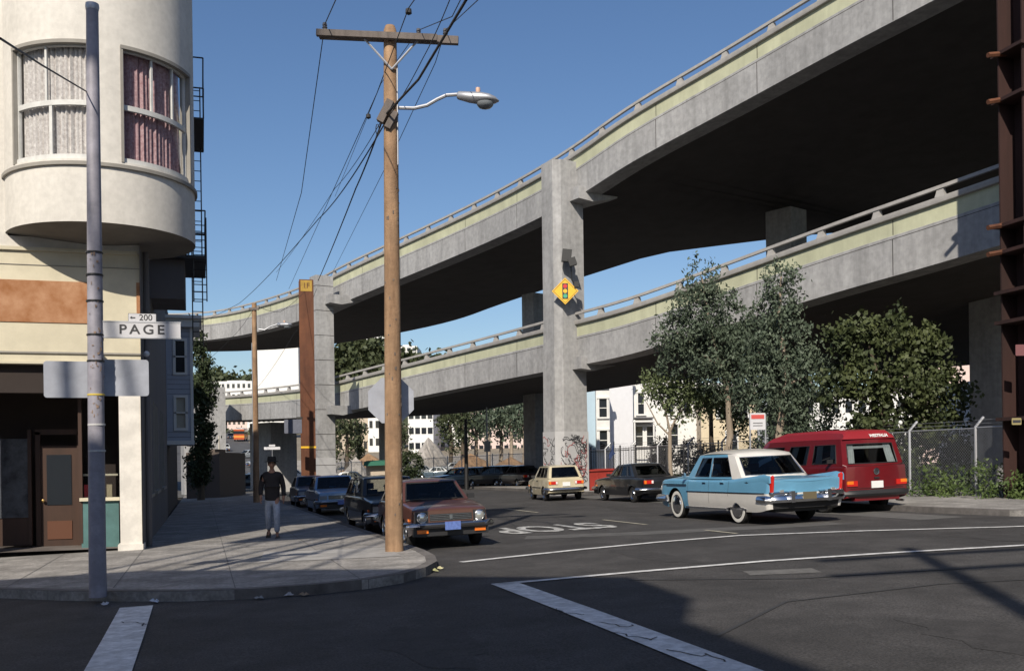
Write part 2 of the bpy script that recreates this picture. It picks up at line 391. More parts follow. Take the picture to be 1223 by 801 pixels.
# ================================================================== BUILDINGS
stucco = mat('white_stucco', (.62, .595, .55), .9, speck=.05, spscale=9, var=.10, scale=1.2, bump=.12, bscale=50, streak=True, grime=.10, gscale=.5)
cream = mat('cream_paint', (.60, .55, .42), .85, var=.07, scale=2, bump=.1, grime=.12)
brown = mat('brown_sign_band', (.33, .13, .045), .9, var=.18, scale=2.5, col2=(.46, .26, .15), bump=.15)
pil_m = mat('pilaster_white', (.70, .67, .62), .8, var=.06, scale=3, grime=.18, gscale=2)
greytrim = mat('grey_trim', (.26, .245, .22), .8, var=.1, scale=4)
sashw = mat('white_sash', (.62, .62, .60), .6, grime=.15, gscale=4)
lace = mat('lace_curtain', (.66, .60, .57), .95, var=.35, scale=16, col2=(.80, .77, .74), speck=.06, spscale=60)
plaid = mat('pink_plaid_curtain', (.40, .21, .23), .95, var=.25, scale=16, col2=(.60, .43, .44))
sidew = mat('side_wall_shade', (.13, .125, .13), .9, var=.12, scale=1.2, streak=True)  # shadow on the building's street side put into this dark colour
teal = mat('teal_panel', (.07, .16, .16), .7, var=.15, scale=4, grime=.2)
maroon = mat('maroon_paint', (.12, .02, .025), .6, grime=.3)
doorwood = mat('door_wood', (.042, .018, .010), .6, var=.3, scale=5, streak=True)
roofm = mat('roof_tar', (.06, .06, .06), .95)

WF = 22.45; WX = -1.2; g0 = gz(WX, WF)+.13
bld = empty('corner_building', (WX, WF, g0), 'white stucco corner building with a rounded bay overhanging a recessed shop door', 'building')
TC = Vector((-1.95, 22.92)); TRd = 1.88
d0 = Vector((-TC.x, -TC.y)).normalized(); e0 = Vector((-d0.y, d0.x))
if e0.x < 0: e0 = -e0
def tp(phi, z, r=TRd):
    a = R_(phi); q = TC + (d0*math.cos(a)+e0*math.sin(a))*r; return Vector((q.x, q.y, z))
def curved_box(mb, f0, f1, z0, z1, r0, r1, m, n=None):
    n = n or max(1, int(abs(f1-f0)/4)); fs = [lerp(f0, f1, i/n) for i in range(n+1)]
    mb.grid([[tp(f, z, r) for (z, r) in ((z0, r0), (z0, r1), (z1, r1), (z1, r0))] for f in fs], m, close=True)
    mb.quad([tp(f0, z, r) for (z, r) in ((z0, r0), (z0, r1), (z1, r1), (z1, r0))], m); mb.quad([tp(f1, z, r) for (z, r) in ((z0, r0), (z0, r1), (z1, r1), (z1, r0))], m)
ZB, ZS, ZT, ZTOP = 6.45, 7.68, 9.98, 15.0
WINS = [(-60, -3), (11, 68)]
F0, F1 = -118, 150
mb = MB(); u = lambda f: (f-F0)/(F1-F0); v = lambda z: (z-ZB)/(ZTOP-ZB)
patch(mb, lambda a, b: tp(lerp(F0, F1, a), lerp(ZB, ZTOP, b)), stucco, [(u(a), u(b), v(ZS), v(ZT)) for a, b in WINS], us=sub(90), vs=[v(12)])
mb.quad([tp(f, ZTOP) for f in range(F0, F1, 6)], stucco)
for a, b in WINS:                                  # reveals
    fs = [lerp(a, b, i/14) for i in range(15)]
    for z in (ZS, ZT): mb.grid([[tp(f, z), tp(f, z, TRd-.3)] for f in fs], stucco)
    for f in (a, b): mb.quad([tp(f, ZS), tp(f, ZT), tp(f, ZT, TRd-.3), tp(f, ZS, TRd-.3)], greytrim)
tower = mb.build('bay_wall', bld, smooth=True, world=True)
mb = MB(); curved_box(mb, -100, 140, ZS-.13, ZS-.06, TRd-.02, TRd+.055, greytrim); mb.build('sill_ledge', bld, smooth=True, world=True)
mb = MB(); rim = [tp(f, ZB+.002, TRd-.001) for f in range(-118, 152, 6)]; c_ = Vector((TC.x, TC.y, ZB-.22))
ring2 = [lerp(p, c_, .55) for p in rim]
mb.grid([rim, ring2, [c_]*len(rim)], mat('soffit_shade_grey', (.17, .16, .145), .9, var=.15, scale=2, grime=.2)); mb.build('bay_underside', bld, smooth=True, world=True, ang=70)  # shade under the bay is put into this grey
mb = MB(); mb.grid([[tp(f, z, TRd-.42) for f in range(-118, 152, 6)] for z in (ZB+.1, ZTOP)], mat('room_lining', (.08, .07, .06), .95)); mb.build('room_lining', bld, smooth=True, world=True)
for wi, (a, b) in enumerate(WINS):
    mb = MB(); r0, r1 = TRd-.14, TRd-.07
    curved_box(mb, a, b, ZS, ZS+.10, r0, r1+.03, sashw); curved_box(mb, a, b, ZT-.08, ZT, r0, r1, sashw)
    zm = ZS+1.12; curved_box(mb, a, b, zm-.05, zm+.05, r0, r1, sashw)
    for f in (a, b-2.2): curved_box(mb, f, f+2.2, ZS, ZT, r0, r1, sashw, 1)
    ups, los = ([-34], [-31]) if wi == 0 else ([32, 50], [])
    for f in ups: curved_box(mb, f-.7, f+.7, zm, ZT, r0+.01, r1-.01, sashw, 1)
    for f in los: curved_box(mb, f-1, f+1, ZS, zm, r0+.01, r1-.01, sashw, 1)
    # outer casing
    for f in (a-.2, b-1.4): curved_box(mb, f, f+1.6, ZS, ZT, r1+.005, TRd+.02, greytrim, 1)
    curved_box(mb, a, b, ZT-.05, ZT+.02, r1+.005, TRd+.03, greytrim)
    wo = mb.build('window', bld, smooth=True, world=True)
    mb = MB(); fs = [lerp(a-9, b+16, i/84) for i in range(85)]
    mb.grid([[tp(f, z, TRd-.21+.03*math.sin(f*1.9+(.5 if z > 9 else 0))+.012*math.sin(f*5.1)) for f in fs] for z in (ZS+.02, zm-.1, zm+.04, ZT)], lace if wi == 0 else plaid)
    tag(mb.build('curtain', wo, smooth=True, world=True, ang=80), 'pale lace curtain' if wi == 0 else 'pink plaid curtain')
    mb = MB(); mb.grid([[tp(lerp(a, b, i/16), z, TRd-.105) for i in range(17)] for z in (ZS, ZT)], winglass); mb.build('pane', wo, smooth=True, world=True)

ZL = 3.78
mb = MB()
def fy(x, z, y=WF): return Vector((x, y, z))
# front wall: cream shop fascia then white stucco
mb.quad([fy(-30, 6.14), fy(-3.72, 6.14), fy(-3.72, ZTOP), fy(-30, ZTOP)], stucco)
mb.quad([fy(-3.72, 6.14), fy(WX, 6.14), fy(WX, 6.40), fy(-3.72, 6.40)], stucco)
mb.quad([fy(-30, ZL), fy(WX, ZL), fy(WX, 6.14), fy(-30, 6.14)], cream)
mb.quad([fy(-30, ZL), fy(WX, ZL), fy(WX, ZL, 24.6), fy(-30, ZL, 24.6)], cream)
patch(mb, lambda a, b: fy(lerp(-30, -6.2, a), lerp(g0-.6, ZL, b)), MATS.get('maroon_paint') or maroon, [(k/8+.02, k/8+.105, .28, .86) for k in range(8)])
mb.quad([fy(-30, g0-.6, WF+.12), fy(-6.2, g0-.6, WF+.12), fy(-6.2, ZL, WF+.12), fy(-30, ZL, WF+.12)], darkpane)
# side wall, the street side's shadow put into its colour, window openings
def sy(y, z, x=WX): return Vector((x, y, z))
Y1 = 38.
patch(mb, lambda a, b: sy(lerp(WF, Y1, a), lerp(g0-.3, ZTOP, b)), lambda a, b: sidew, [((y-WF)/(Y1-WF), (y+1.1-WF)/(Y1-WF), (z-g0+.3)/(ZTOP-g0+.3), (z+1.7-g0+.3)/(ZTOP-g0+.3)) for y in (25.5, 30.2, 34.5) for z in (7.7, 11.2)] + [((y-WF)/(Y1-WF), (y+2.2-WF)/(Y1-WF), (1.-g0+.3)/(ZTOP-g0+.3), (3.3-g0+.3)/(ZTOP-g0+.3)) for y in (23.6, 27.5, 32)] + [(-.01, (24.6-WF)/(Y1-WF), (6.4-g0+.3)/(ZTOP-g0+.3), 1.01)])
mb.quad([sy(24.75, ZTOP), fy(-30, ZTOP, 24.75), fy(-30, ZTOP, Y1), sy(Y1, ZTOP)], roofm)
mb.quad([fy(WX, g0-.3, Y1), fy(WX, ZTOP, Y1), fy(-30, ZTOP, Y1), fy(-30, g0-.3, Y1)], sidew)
mb.quad([fy(-30, g0-.3), fy(-30, ZTOP), fy(-30, ZTOP, Y1), fy(-30, g0-.3, Y1)], stucco)
mb.build('wall', bld, world=True)
for y in (25.5, 30.2, 34.5):
    for z in (7.7, 11.2):
        mb = MB(); mb.box((WX-.1, y+.55, z+.85), (.04, 1.1, 1.7), darkpane)
        for dz in (0, .85, 1.7): mb.box((WX-.04, y+.55, z+dz), (.1, 1.16, .07), greytrim)
        for dy in (0, 1.1): mb.box((WX-.04, y+dy, z+.85), (.1, .07, 1.78), greytrim)
        mb.build('window', bld, world=True)
for y in (23.6, 27.5, 32):
    mb = MB(); mb.box((WX-.12, y+1.1, 2.15), (.04, 2.2, 2.3), darkpane)
    for dy in (0, 1.1, 2.2): mb.box((WX-.03, y+dy, 2.15), (.12, .09, 2.36), greytrim)
    mb.box((WX+.0, y+1.1, .97), (.2, 2.3, .08), greytrim); mb.build('shop_window', bld, world=True)
# brown band, mouldings
mb = MB(); mb.box((-5.3, WF-.012, 5.07), (6.2, .02, .86), brown); mb.build('brown_band', bld, world=True)
mb = MB(); mb.box((WX-.04, WF-.012, 5.13), (.07, .022, .8), brown); mb.build('brown_band', bld, world=True)
mb = MB()
mb.box((-7.6, WF-.03, 6.14), (12.7, .06, .07), cream); mb.box((-15.6, WF-.02, 4.02), (28.85, .04, .035), greytrim); mb.box((-15.6, WF-.035, 3.81), (28.9, .07, .05), cream)
mb.box((-15.6, WF-.008, 5.82), (28.8, .016, .012), greytrim)
mb.build('moulding', bld, world=True)
# pilaster
gp = gz(-1.5, WF)+.13
mb = MB(); mb.box((-1.44, WF+.18, (gp+ZL)/2), (.43, .40, ZL-gp), pil_m); mb.box((-1.44, WF+.15, gp+.06), (.52, .52, .13), pil_m); mb.box((-1.44, WF+.16, ZL-.12), (.50, .46, .08), pil_m)
mb.build('pilaster', bld, world=True)
# recessed entrance
mb = MB()
mb.quad([fy(-6.2, g0-.1, 24.3), fy(WX-.05, g0-.1, 24.3), fy(WX-.05, ZL, 24.3), fy(-6.2, ZL, 24.3)], mat('recess_shade', (.035, .025, .022), .9, grime=.2))  # shade inside the entrance put into a near-black colour
mb.quad([fy(-6.2, g0-.1, WF), fy(-6.2, g0-.1, 24.3), fy(-6.2, ZL, 24.3), fy(-6.2, ZL, WF)], MATS['recess_shade'])
mb.quad([fy(-6.2, g0+.03, WF+.1), fy(WX-.2, g0+.03, WF+.1), fy(WX-.2, g0+.03, 24.3), fy(-6.2, g0+.03, 24.3)], mat('entry_floor', (.16, .14, .13), .8, grime=.4))
mb.box((-4.0, WF+.28, 3.5), (4.4, .3, .6), MATS['recess_shade'])
mb.build('entrance_recess', bld, world=True)
mb = MB(); dz = g0+.03
mb.box((-3.0, 23.9, dz+1.1), (.86, .05, 2.2), doorwood)
for x in (-3.42, -2.58): mb.box((x, 23.86, dz+1.25), (.10, .08, 2.5), doorwood)
mb.box((-3.0, 23.86, dz+2.5), (.94, .08, .12), doorwood)
mb.box((-3.0, 23.87, dz+.35), (.5, .03, .4), mat('door_panel', (.10, .035, .015), .6))
do = mb.build('door', bld, world=True)
mb = MB(); mb.box((-3.0, 23.87, dz+1.45), (.5, .02, 1.1), darkpane); mb.build('pane', do, world=True)
mb = MB(); mb.lathe([(0, -.06), (.03, -.05), (.035, -.02), (.015, 0)], mat('brass', (.6, .4, .15), .3, metal=1), 10, T(-3.32, 23.84, dz+1.0), axis='y'); mb.build('handle', do, smooth=True, world=True)
mb = MB(); mb.box((-3.9, 23.7, dz+1.5), (.62, .05, 1.7), mat('poster_pane', (.07, .075, .085), .15, var=.5, scale=4)); mb.box((-3.9, 23.75, dz+.35), (.74, .1, .6), doorwood); 
for x in (-4.24, -3.56): mb.box((x, 23.7, dz+1.3), (.07, .1, 2.5), doorwood)
mb.build('display_window', bld, world=True)
mb = MB(); mb.box((-2.1, 23.1, dz+.5), (.75, .12, 1.0), teal); mb.box((-2.1, 23.08, dz+1.03), (.8, .22, .07), cream)
mb.box((-2.1, 23.14, dz+2.1), (.75, .03, 2.1), winglass); mb.box((-2.1, 23.3, dz+1.55), (.7, .2, .04), cream); mb.box((-2.48, 23.1, dz+1.8), (.07, .14, 3.4), doorwood)
for i, cc in enumerate(((.45, .04, .05), (.1, .25, .3), (.5, .1, .08), (.35, .3, .2))): mb.box((-2.38+i*.15, 23.33, dz+1.2), (.11, .1, .28), mat('shop_goods_%d' % i, cc, .5))
mb.build('display_window', bld, world=True)
mb = MB(); mb.box((-4.42, WF+.1, 2.1), (.55, .24, 3.4), maroon); mb.box((-4.42, WF+.07, g0+.5), (.58, .26, 1.0), teal); mb.build('shop_pier', bld, world=True)
# round horn above the entrance
mb = MB(); mb.lathe([(.02, .14), (.05, .1), (.06, .02), (.11, -.04), (.115, -.06), (.07, -.05), (0, -.03)], galv, 16, T(-2.05, WF-.08, 3.98), axis='y'); mb.build('alarm_bell', bld, smooth=True, world=True)
mb = MB(); mb.lathe([(.0, .03), (.06, .02), (.065, -.03), (0, -.05)], galv, 12, T(-1.1, WF+.2, 4.05), axis='y'); mb.build('alarm_bell', bld, smooth=True, world=True)
# fire escape
fe = None
mb = MB(); fm = blackm
X0, X1, YA, YB = WX+.02, .16, 26.6, 29.4
def rails(mb, zf, x0, x1, ya, yb, h=1.05):
    mb.box(((x0+x1)/2, (ya+yb)/2, zf), (x1-x0, yb-ya, .05), fm)
    for z in (zf+h*.5, zf+h):
        for a, b in (((x0, ya), (x1, ya)), ((x1, ya), (x1, yb)), ((x1, yb), (x0, yb))): mb.tube([(*a, z), (*b, z)], .02, fm, 5)
    k = int((yb-ya)/.17)
    for i in range(k+1): y = lerp(ya, yb, i/k); mb.tube([(x1, y, zf), (x1, y, zf+h)], .010, fm, 4, False)
    for x in (x0+.1, lerp(x0, x1, .35), lerp(x0, x1, .68), x1):
        for y in (ya, yb): mb.tube([(x, y, zf), (x, y, zf+h)], .012, fm, 4, False)
rails(mb, 10.5, X0, X1, YA, YB, 1.55); rails(mb, 6.95, X0, X1, YA, YB, 1.2)
for i in range(22): z = 6.95+i*.17; 
for x in (X1-.35, X1-.08):
    mb.tube([(x, YB-.3, 5.0), (x, YB-.3, 12.2)], .018, fm, 5)
for i in range(26): mb.tube([(X1-.35, YB-.3, 5.1+i*.28), (X1-.08, YB-.3, 5.1+i*.28)], .012, fm, 4)
for x in (X1-.30, X1+.02): mb.tube([(x, YA+.1, 5.85), (x, YA+.1, 8.0)], .016, fm, 5)
for i in range(11): mb.tube([(X1-.30, YA+.1, 5.9+i*.19), (X1+.02, YA+.1, 5.9+i*.19)], .012, fm, 4)
mb.build('fire_escape', bld, world=True)
mb = MB(); mb.box((WX+.42, 27.9, 6.55), (.84, 2.0, 1.25), sidew); mb.box((WX+.42, 27.9, 7.2), (.95, 2.2, .08), sidew); mb.build('side_oriel', bld, world=True)
mb = MB(); mb.tube([(WX+.08, 23.2, g0), (WX+.08, 23.2, 12)], .06, sidew); mb.build('drainpipe', bld, world=True)

# row house with a blue-grey bay further along the same side
bluegrey = mat('blue_grey_siding', (.40, .43, .50), .8, var=.06, scale=2)
whitetrim = mat('white_trim', (.68, .68, .66), .7)
rh = empty('row_house', (WX, 45, gz(WX, 45)+.13), 'dark walled row house with a blue-grey bay window trimmed in white', 'house')
mb = MB(); mb.box((-8.3, 48, 3.9), (14, 19.9, 8.6), mat('dark_brown_siding', (.05, .045, .045), .9)); mb.build('wall', rh, world=True)
bx0, bx1, by0, by1, bz0, bz1 = WX-.12, -.32, 41.6, 44.6, 2.5, 7.15
mb = MB(); H = [((-.97-bx0)/(bx1-bx0)+0, .80, (a-bz0)/(bz1-bz0), (b-bz0)/(bz1-bz0)) for a, b in ((3.15, 4.35), (5.35, 6.6))]
H = [(.38, .72, h[2], h[3]) for h in H]
patch(mb, lambda a, b: Vector((lerp(bx0, bx1, a), by0, lerp(bz0, bz1, b))), bluegrey, H)
for i in range(24): mb.box(((bx0+bx1)/2, by0-.004, bz0+.1+i*.19), ((bx1-bx0)-.1, .008, .012), MATS['dark_brown_siding']) if not (3.1 < bz0+.1+i*.19 < 4.4 or 5.3 < bz0+.1+i*.19 < 6.65) else None
mb.quad([(bx1, by0, bz0), (bx1, by1, bz0), (bx1, by1, bz1), (bx1, by0, bz1)], bluegrey); mb.quad([(bx0, by1, bz0), (bx1, by1, bz0), (bx1, by1, bz1), (bx0, by1, bz1)], bluegrey)
mb.quad([(bx0, by0, bz0), (bx1, by0, bz0), (bx1, by1, bz0), (bx0, by1, bz0)], whitetrim)
bo = mb.build('bay', rh, world=True)
mb = MB(); mb.box((bx1-.02, by0-.02, (bz0+bz1)/2), (.11, .06, bz1-bz0), whitetrim); mb.box(((bx0+bx1)/2, by0-.03, bz0+.07), (bx1-bx0+.1, .07, .16), whitetrim)
mb.box(((bx0+bx1)/2+.1, by0-.05+1.5, bz1+.15), (bx1-bx0+.4, 3.4, .32), whitetrim); mb.box(((bx0+bx1)/2+.14, by0+1.4, bz1+.37), (bx1-bx0+.5, 3.6, .12), whitetrim)
mb.build('trim', bo, world=True)
for k, (a, b) in enumerate(((3.15, 4.35), (5.35, 6.6))):
    xa, xb = lerp(bx0, bx1, .38), lerp(bx0, bx1, .72); mb = MB()
    mb.box(((xa+xb)/2, by0+.06, (a+b)/2), (xb-xa, .03, b-a), darkpane if k else mat('pale_blind', (.40, .38, .32), .9))
    for z in (a-.05, (a+b)/2, b+.05): mb.box(((xa+xb)/2, by0-.01, z), (xb-xa+.2, .08, .1 if z != (a+b)/2 else .05), whitetrim)
    for x in (xa-.05, xb+.05): mb.box((x, by0-.01, (a+b)/2), (.1, .08, b-a), whitetrim)
    mb.build('window', bo, world=True)

# the block behind the camera, whose shadow crosses the junction
bb = empty('offview_block', (-8, -12, gz(-8, -12)), 'plain four storey block across the street that shades the near corner', 'building')
pl = [(-40, 1.2), (-16, 1.2), (-10.1, 1.1), (-6.3, -1.5), (-3.55, -3.6), (-3.8, -5.9), (-4.5, -6.1), (-4.75, -9.8), (-4.75, -40), (-40, -40)]
mb = MB(); mb.grid([[(x, y, z) for x, y in pl+pl[:1]] for z in (-1.5, 4, 9, 14)], stucco); mb.quad([(x, y, 14) for x, y in pl], roofm)
mb.build('wall', bb, world=True)
mb = MB()
for z in (5, 8, 11):
    for x in range(-38, -12, 3): mb.box((x, 1.22, z+.6), (1.2, .06, 1.6), darkpane)
mb.build('windows', bb, world=True)['kind'] = 'stuff'
sb = empty('offview_block', (34, -14, gz(34, -14)), 'unseen grey block added behind the viewer on the right to cut skylight', 'building')  # unseen block, added to cut the sky light reaching the freeway columns
mb = MB(); mb.box((46, -15, 7), (40, 26, 17), sidew); mb.build('wall', sb, world=True); mb = MB(); mb.box((46, -15, 15.6), (40.4, 26.4, .3), roofm); mb.build('roof', sb, world=True)
rb = empty('roof_shade_board', (-10, .4, 14), 'unseen blank board on legs, added on the roof to shade the sidewalk', 'shade board')  # unseen board, added to shade the walking man and the kerb cars
mb = MB(); mb.box((-10.0, .4, 24.0), (4.3, .3, 9.6), steelpaint); mb.build('panel', rb, world=True)
for x in (-11.6, -10, -8.4):
    mb = MB(); mb.tube([(x, .1, 13.9), (x, .4, 20)], .08, steelpaint, 8); mb.tube([(x, -2.5, 13.9), (x, .3, 21.5)], .06, steelpaint, 8); mb.build('leg', rb, world=True)
# ================================================================== FREEWAY
# near edge: photo x, y of upper bottom, y of lower bottom, distance
KEYS = [(1223, -55, 286, 29.5), (1100, 10, 322, 32), (1000, 62, 350, 34.7), (860, 138, 392, 39.2), (750, 197, 425, 42.8), (670, 248, 441, 46.8), (560, 300, 462, 54.5), (411, 361, 492, 65), (358, 384, 499, 73), (252, 407, 503, 86)]
pu = [at(x, a, k) for x, a, b, k in KEYS]; pv = [at(x, b, k) for x, a, b, k in KEYS]
def ext(ps):
    a = ps[0]+(ps[0]-ps[2])*1.3; b = ps[0]+(ps[0]-ps[2])*3.5; z = ps[-1]
    d = Vector((-16, 6, 0)); return [b, a]+ps+[z+d*.55+Vector((0, 0, .1)), z+d*1.8+Vector((0, 2, .1)), z+d*5]
def spline(ps, per=6):
    out = []
    for i in range(len(ps)-1):
        p0, p1, p2, p3 = ps[max(i-1, 0)], ps[i], ps[i+1], ps[min(i+2, len(ps)-1)]
        for k in range(per):
            t = k/per; out.append(.5*((2*p1)+(p2-p0)*t+(2*p0-5*p1+4*p2-p3)*t*t+(3*p1-p0-3*p2+p3)*t**3))
    return out+[ps[-1]]
def smooth(ps, n=3, keepz=True):
    for _ in range(n): ps = [ps[0]]+[(ps[i-1]+ps[i]*2+ps[i+1])/4 for i in range(1, len(ps)-1)]+[ps[-1]]
    return ps
UP = smooth(spline(ext(pu)), 4); LO = smooth(spline(ext(pv)), 4)
DW = 11.0
fw = empty('elevated_freeway', (16.5, 44, gz(16.5, 44)), 'double deck concrete freeway on stilts sweeping over the street', 'freeway')
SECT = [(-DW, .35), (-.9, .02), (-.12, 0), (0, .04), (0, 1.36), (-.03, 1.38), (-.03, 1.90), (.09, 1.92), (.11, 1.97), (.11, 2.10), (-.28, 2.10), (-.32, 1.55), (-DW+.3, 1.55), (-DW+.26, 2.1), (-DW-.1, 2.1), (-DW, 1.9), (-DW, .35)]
def width(p):
    return interp_lin([(-50, 32), (34, 30), (38, 24), (44, 16), (50, 11), (200, 11)], p.y)
def interp_lin(ks, x):
    for (a, p_), (b, q_) in zip(ks, ks[1:]):
        if x <= b: return p_+(q_-p_)*max(0, (x-a))/(b-a)
    return ks[-1][1]
def frame_at(ps, i):
    t = (ps[min(i+1, len(ps)-1)]-ps[max(i-1, 0)]); t.z = 0; t.normalize(); return Vector((-t.y, t.x, 0)), t
def sweep(ps, name):
    rows = []
    for i, p in enumerate(ps):
        n, t = frame_at(ps, i); w_ = width(p)-DW; rows.append([p+n*(o-(w_ if o < -2 else 0))+Vector((0, 0, z)) for o, z in SECT])
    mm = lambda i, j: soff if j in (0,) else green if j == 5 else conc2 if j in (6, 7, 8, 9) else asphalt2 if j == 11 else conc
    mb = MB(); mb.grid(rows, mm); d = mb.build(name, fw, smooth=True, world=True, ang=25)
    # groove line and joints on the fascia
    mb = MB()
    for i in range(len(ps)-1):
        n, t = frame_at(ps, i); n2, _ = frame_at(ps, i+1); a, b = ps[i]+n*.004, ps[i+1]+n2*.004
        mb.quad([a+Vector((0, 0, 1.25)), b+Vector((0, 0, 1.25)), b+Vector((0, 0, 1.27)), a+Vector((0, 0, 1.27))], soff)
    mb.build('groove', d, world=True)
    mb = MB(); d_ = 0
    for i in range(len(ps)-1):
        L_ = (ps[i+1]-ps[i]).length
        if int((d_+L_)/5.5) != int(d_/5.5):
            n, t = frame_at(ps, i)
            for o, z0_, z1_ in ((.004, .06, 1.25), (-.026, 1.40, 1.89)):
                q = ps[i]+n*o; mb.quad([q+Vector((0, 0, z0_)), q+t*.03+Vector((0, 0, z0_)), q+t*.03+Vector((0, 0, z1_)), q+Vector((0, 0, z1_))], soff)
        d_ += L_
    mb.build('joints', d, world=True)['kind'] = 'stuff'
    # railing
    acc = 0; posts = []; last = ps[0]
    rail_pts = []
    for i, p in enumerate(ps):
        n, t = frame_at(ps, i); rail_pts.append(p+n*.02+Vector((0, 0, 2.42)))
    mb = MB()
    for off, z0, h in ((0, 0, .09),):
        rows = []
        for i, p in enumerate(rail_pts):
            n, t = frame_at(ps, i); rows.append([p+n*o+Vector((0, 0, z)) for o, z in ((-.06, -.06), (.06, -.06), (.06, .05), (-.06, .05))])
        mb.grid(rows, conc2, close=True)
    rl = mb.build('railing', fw, world=True)
    d_ = 0; step = 2.3; nxt = 0; proto = None
    for i in range(len(ps)-1):
        a, b = ps[i], ps[i+1]; L = (b-a).length
        while nxt < d_+L:
            p = a.lerp(b, (nxt-d_)/L); n, t = frame_at(ps, i)
            if 12 < p.y < 100 and p.x > -12:
                if proto is None:
                    m2 = MB(); rows = [[Vector((x*s_, y*s_, z)) for x, y in ((-.13, -.09), (.13, -.09), (.13, .09), (-.13, .09))] for z, s_ in ((0, 1.25), (.12, 1), (.27, .8))]
                    m2.grid(rows, conc2, close=True); proto = m2.build('post', rl, world=True); o = proto
                else:
                    o = proto.copy(); COL.objects.link(o); CH[rl].append(o)
                q = p+n*-.03+Vector((0, 0, 2.10)); o.location = q; o.rotation_euler = (0, 0, math.atan2(t.y, t.x))
            nxt += step
        d_ += L
    return d
sweep(UP, 'upper_deck'); sweep(LO, 'lower_deck')
def near(ps, X, Y):
    return min(range(len(ps)), key=lambda i: (ps[i].x-X)**2+(ps[i].y-Y)**2)
def column(px_, k, wd, dp, top=None, flare=0, name='column', ang=None, lines=0, paintz=0, cham=.0):
    c = at(px_, 500, k); X, Y = c.x, c.y; g = gz(X, Y)
    iu = near(UP, X, Y); n, t = frame_at(UP, iu); 
    zt = top if top else UP[iu].z+1.72
    a = math.atan2(-n.y, -n.x) if ang is None else ang     # local x across the deck
    M = T(X, Y, 0) @ Rz(a)
    pts = [(-dp/2, -wd/2+cham), (-dp/2, wd/2-cham), (-dp/2+cham, wd/2), (dp/2, wd/2), (dp/2, -wd/2), (-dp/2+cham, -wd/2)]
    mb = MB(); il = near(LO, X, Y); zl = LO[il].z
    zz = [(g-.5, 1+flare), (zl-.5, 1+flare*.5), (zl, 1+flare*.5), (zl+1.9, 1), (UP[iu].z, 1), (zt, 1)]; zz = [q_ for q_ in zz[:-1] if q_[0] < zt]+[zz[-1]]
    mb.grid([[M @ Vector((x*s_, y*s_, z)) for x, y in pts] for z, s_ in zz], conc, close=True); mb.quad([M @ Vector((x, y, zt)) for x, y in pts], conc)
    if lines:
        z = g+.9
        while z < zt-.5:
            mb.grid([[M @ Vector((x*1.012, y*1.012, q)) for x, y in pts] for q in (z, z+.035)], soff, close=True); z += lines if z < zl-2 else lines*1.6
    if paintz:
        pm = mat('graffiti_white_base', (.40, .40, .41), .85, var=.08, scale=2)
        mb.grid([[M @ Vector((x*(1+flare+.008), y*(1+flare+.008), q)) for x, y in pts] for q in (g, g+paintz)], pm, close=True)
    return mb.build(name, fw, world=True), M, a, g
def capbeam(M, z, L, wd, h=1.0, name='cross_beam', x0=0.0, side=0):
    mb = MB(); rows = []
    for x, hh in ((x0, .25), (x0+.8, h), (L-1, h*.7), (L, .0)):
        rows.append([M @ Vector((x, y, q)) for y, q in ((-wd/2+side, z+.3), (wd/2+side, z+.3), (wd/2+side, z-hh), (-wd/2+side, z-hh))])
    mb.grid(rows, conc, close=True); mb.quad(rows[0], conc); mb.quad(rows[-1], conc)
    return mb.build(name, fw, world=True)
colA, MA, aA, gA = column(673, 46.2, 1.45, 1.5, flare=.10, paintz=2.9, cham=.28)
colB, MBm, aB, gB = column(386, 65, 1.1, 1.2, lines=1.0, paintz=2.4)
farA = column(942, 50, 1.5, 1.3, top=14)
farC = column(1192, 38, 1.4, 1.4, top=11)
farM = column(640, 62, 1.1, 1.1, top=12)
farB = column(465, 82, 1.3, 1.3, top=5.3)
farL = column(326, 88, 3.4, 2.6, top=5.3)
colC = column(1262, 27.5, 1.4, 1.4)
for (Mx, i, L) in ((MA, near(UP, 16.4, 40.5), 10.6), (MBm, near(UP, 7.6, 66), 10.6)):
    p = Mx @ Vector((0, 0, 0)); iu, il = near(UP, p.x, p.y), near(LO, p.x, p.y)
    for z in (UP[iu].z, LO[il].z): capbeam(Mx, z+.1, 2.2, 2.0, .32, side=-.45)
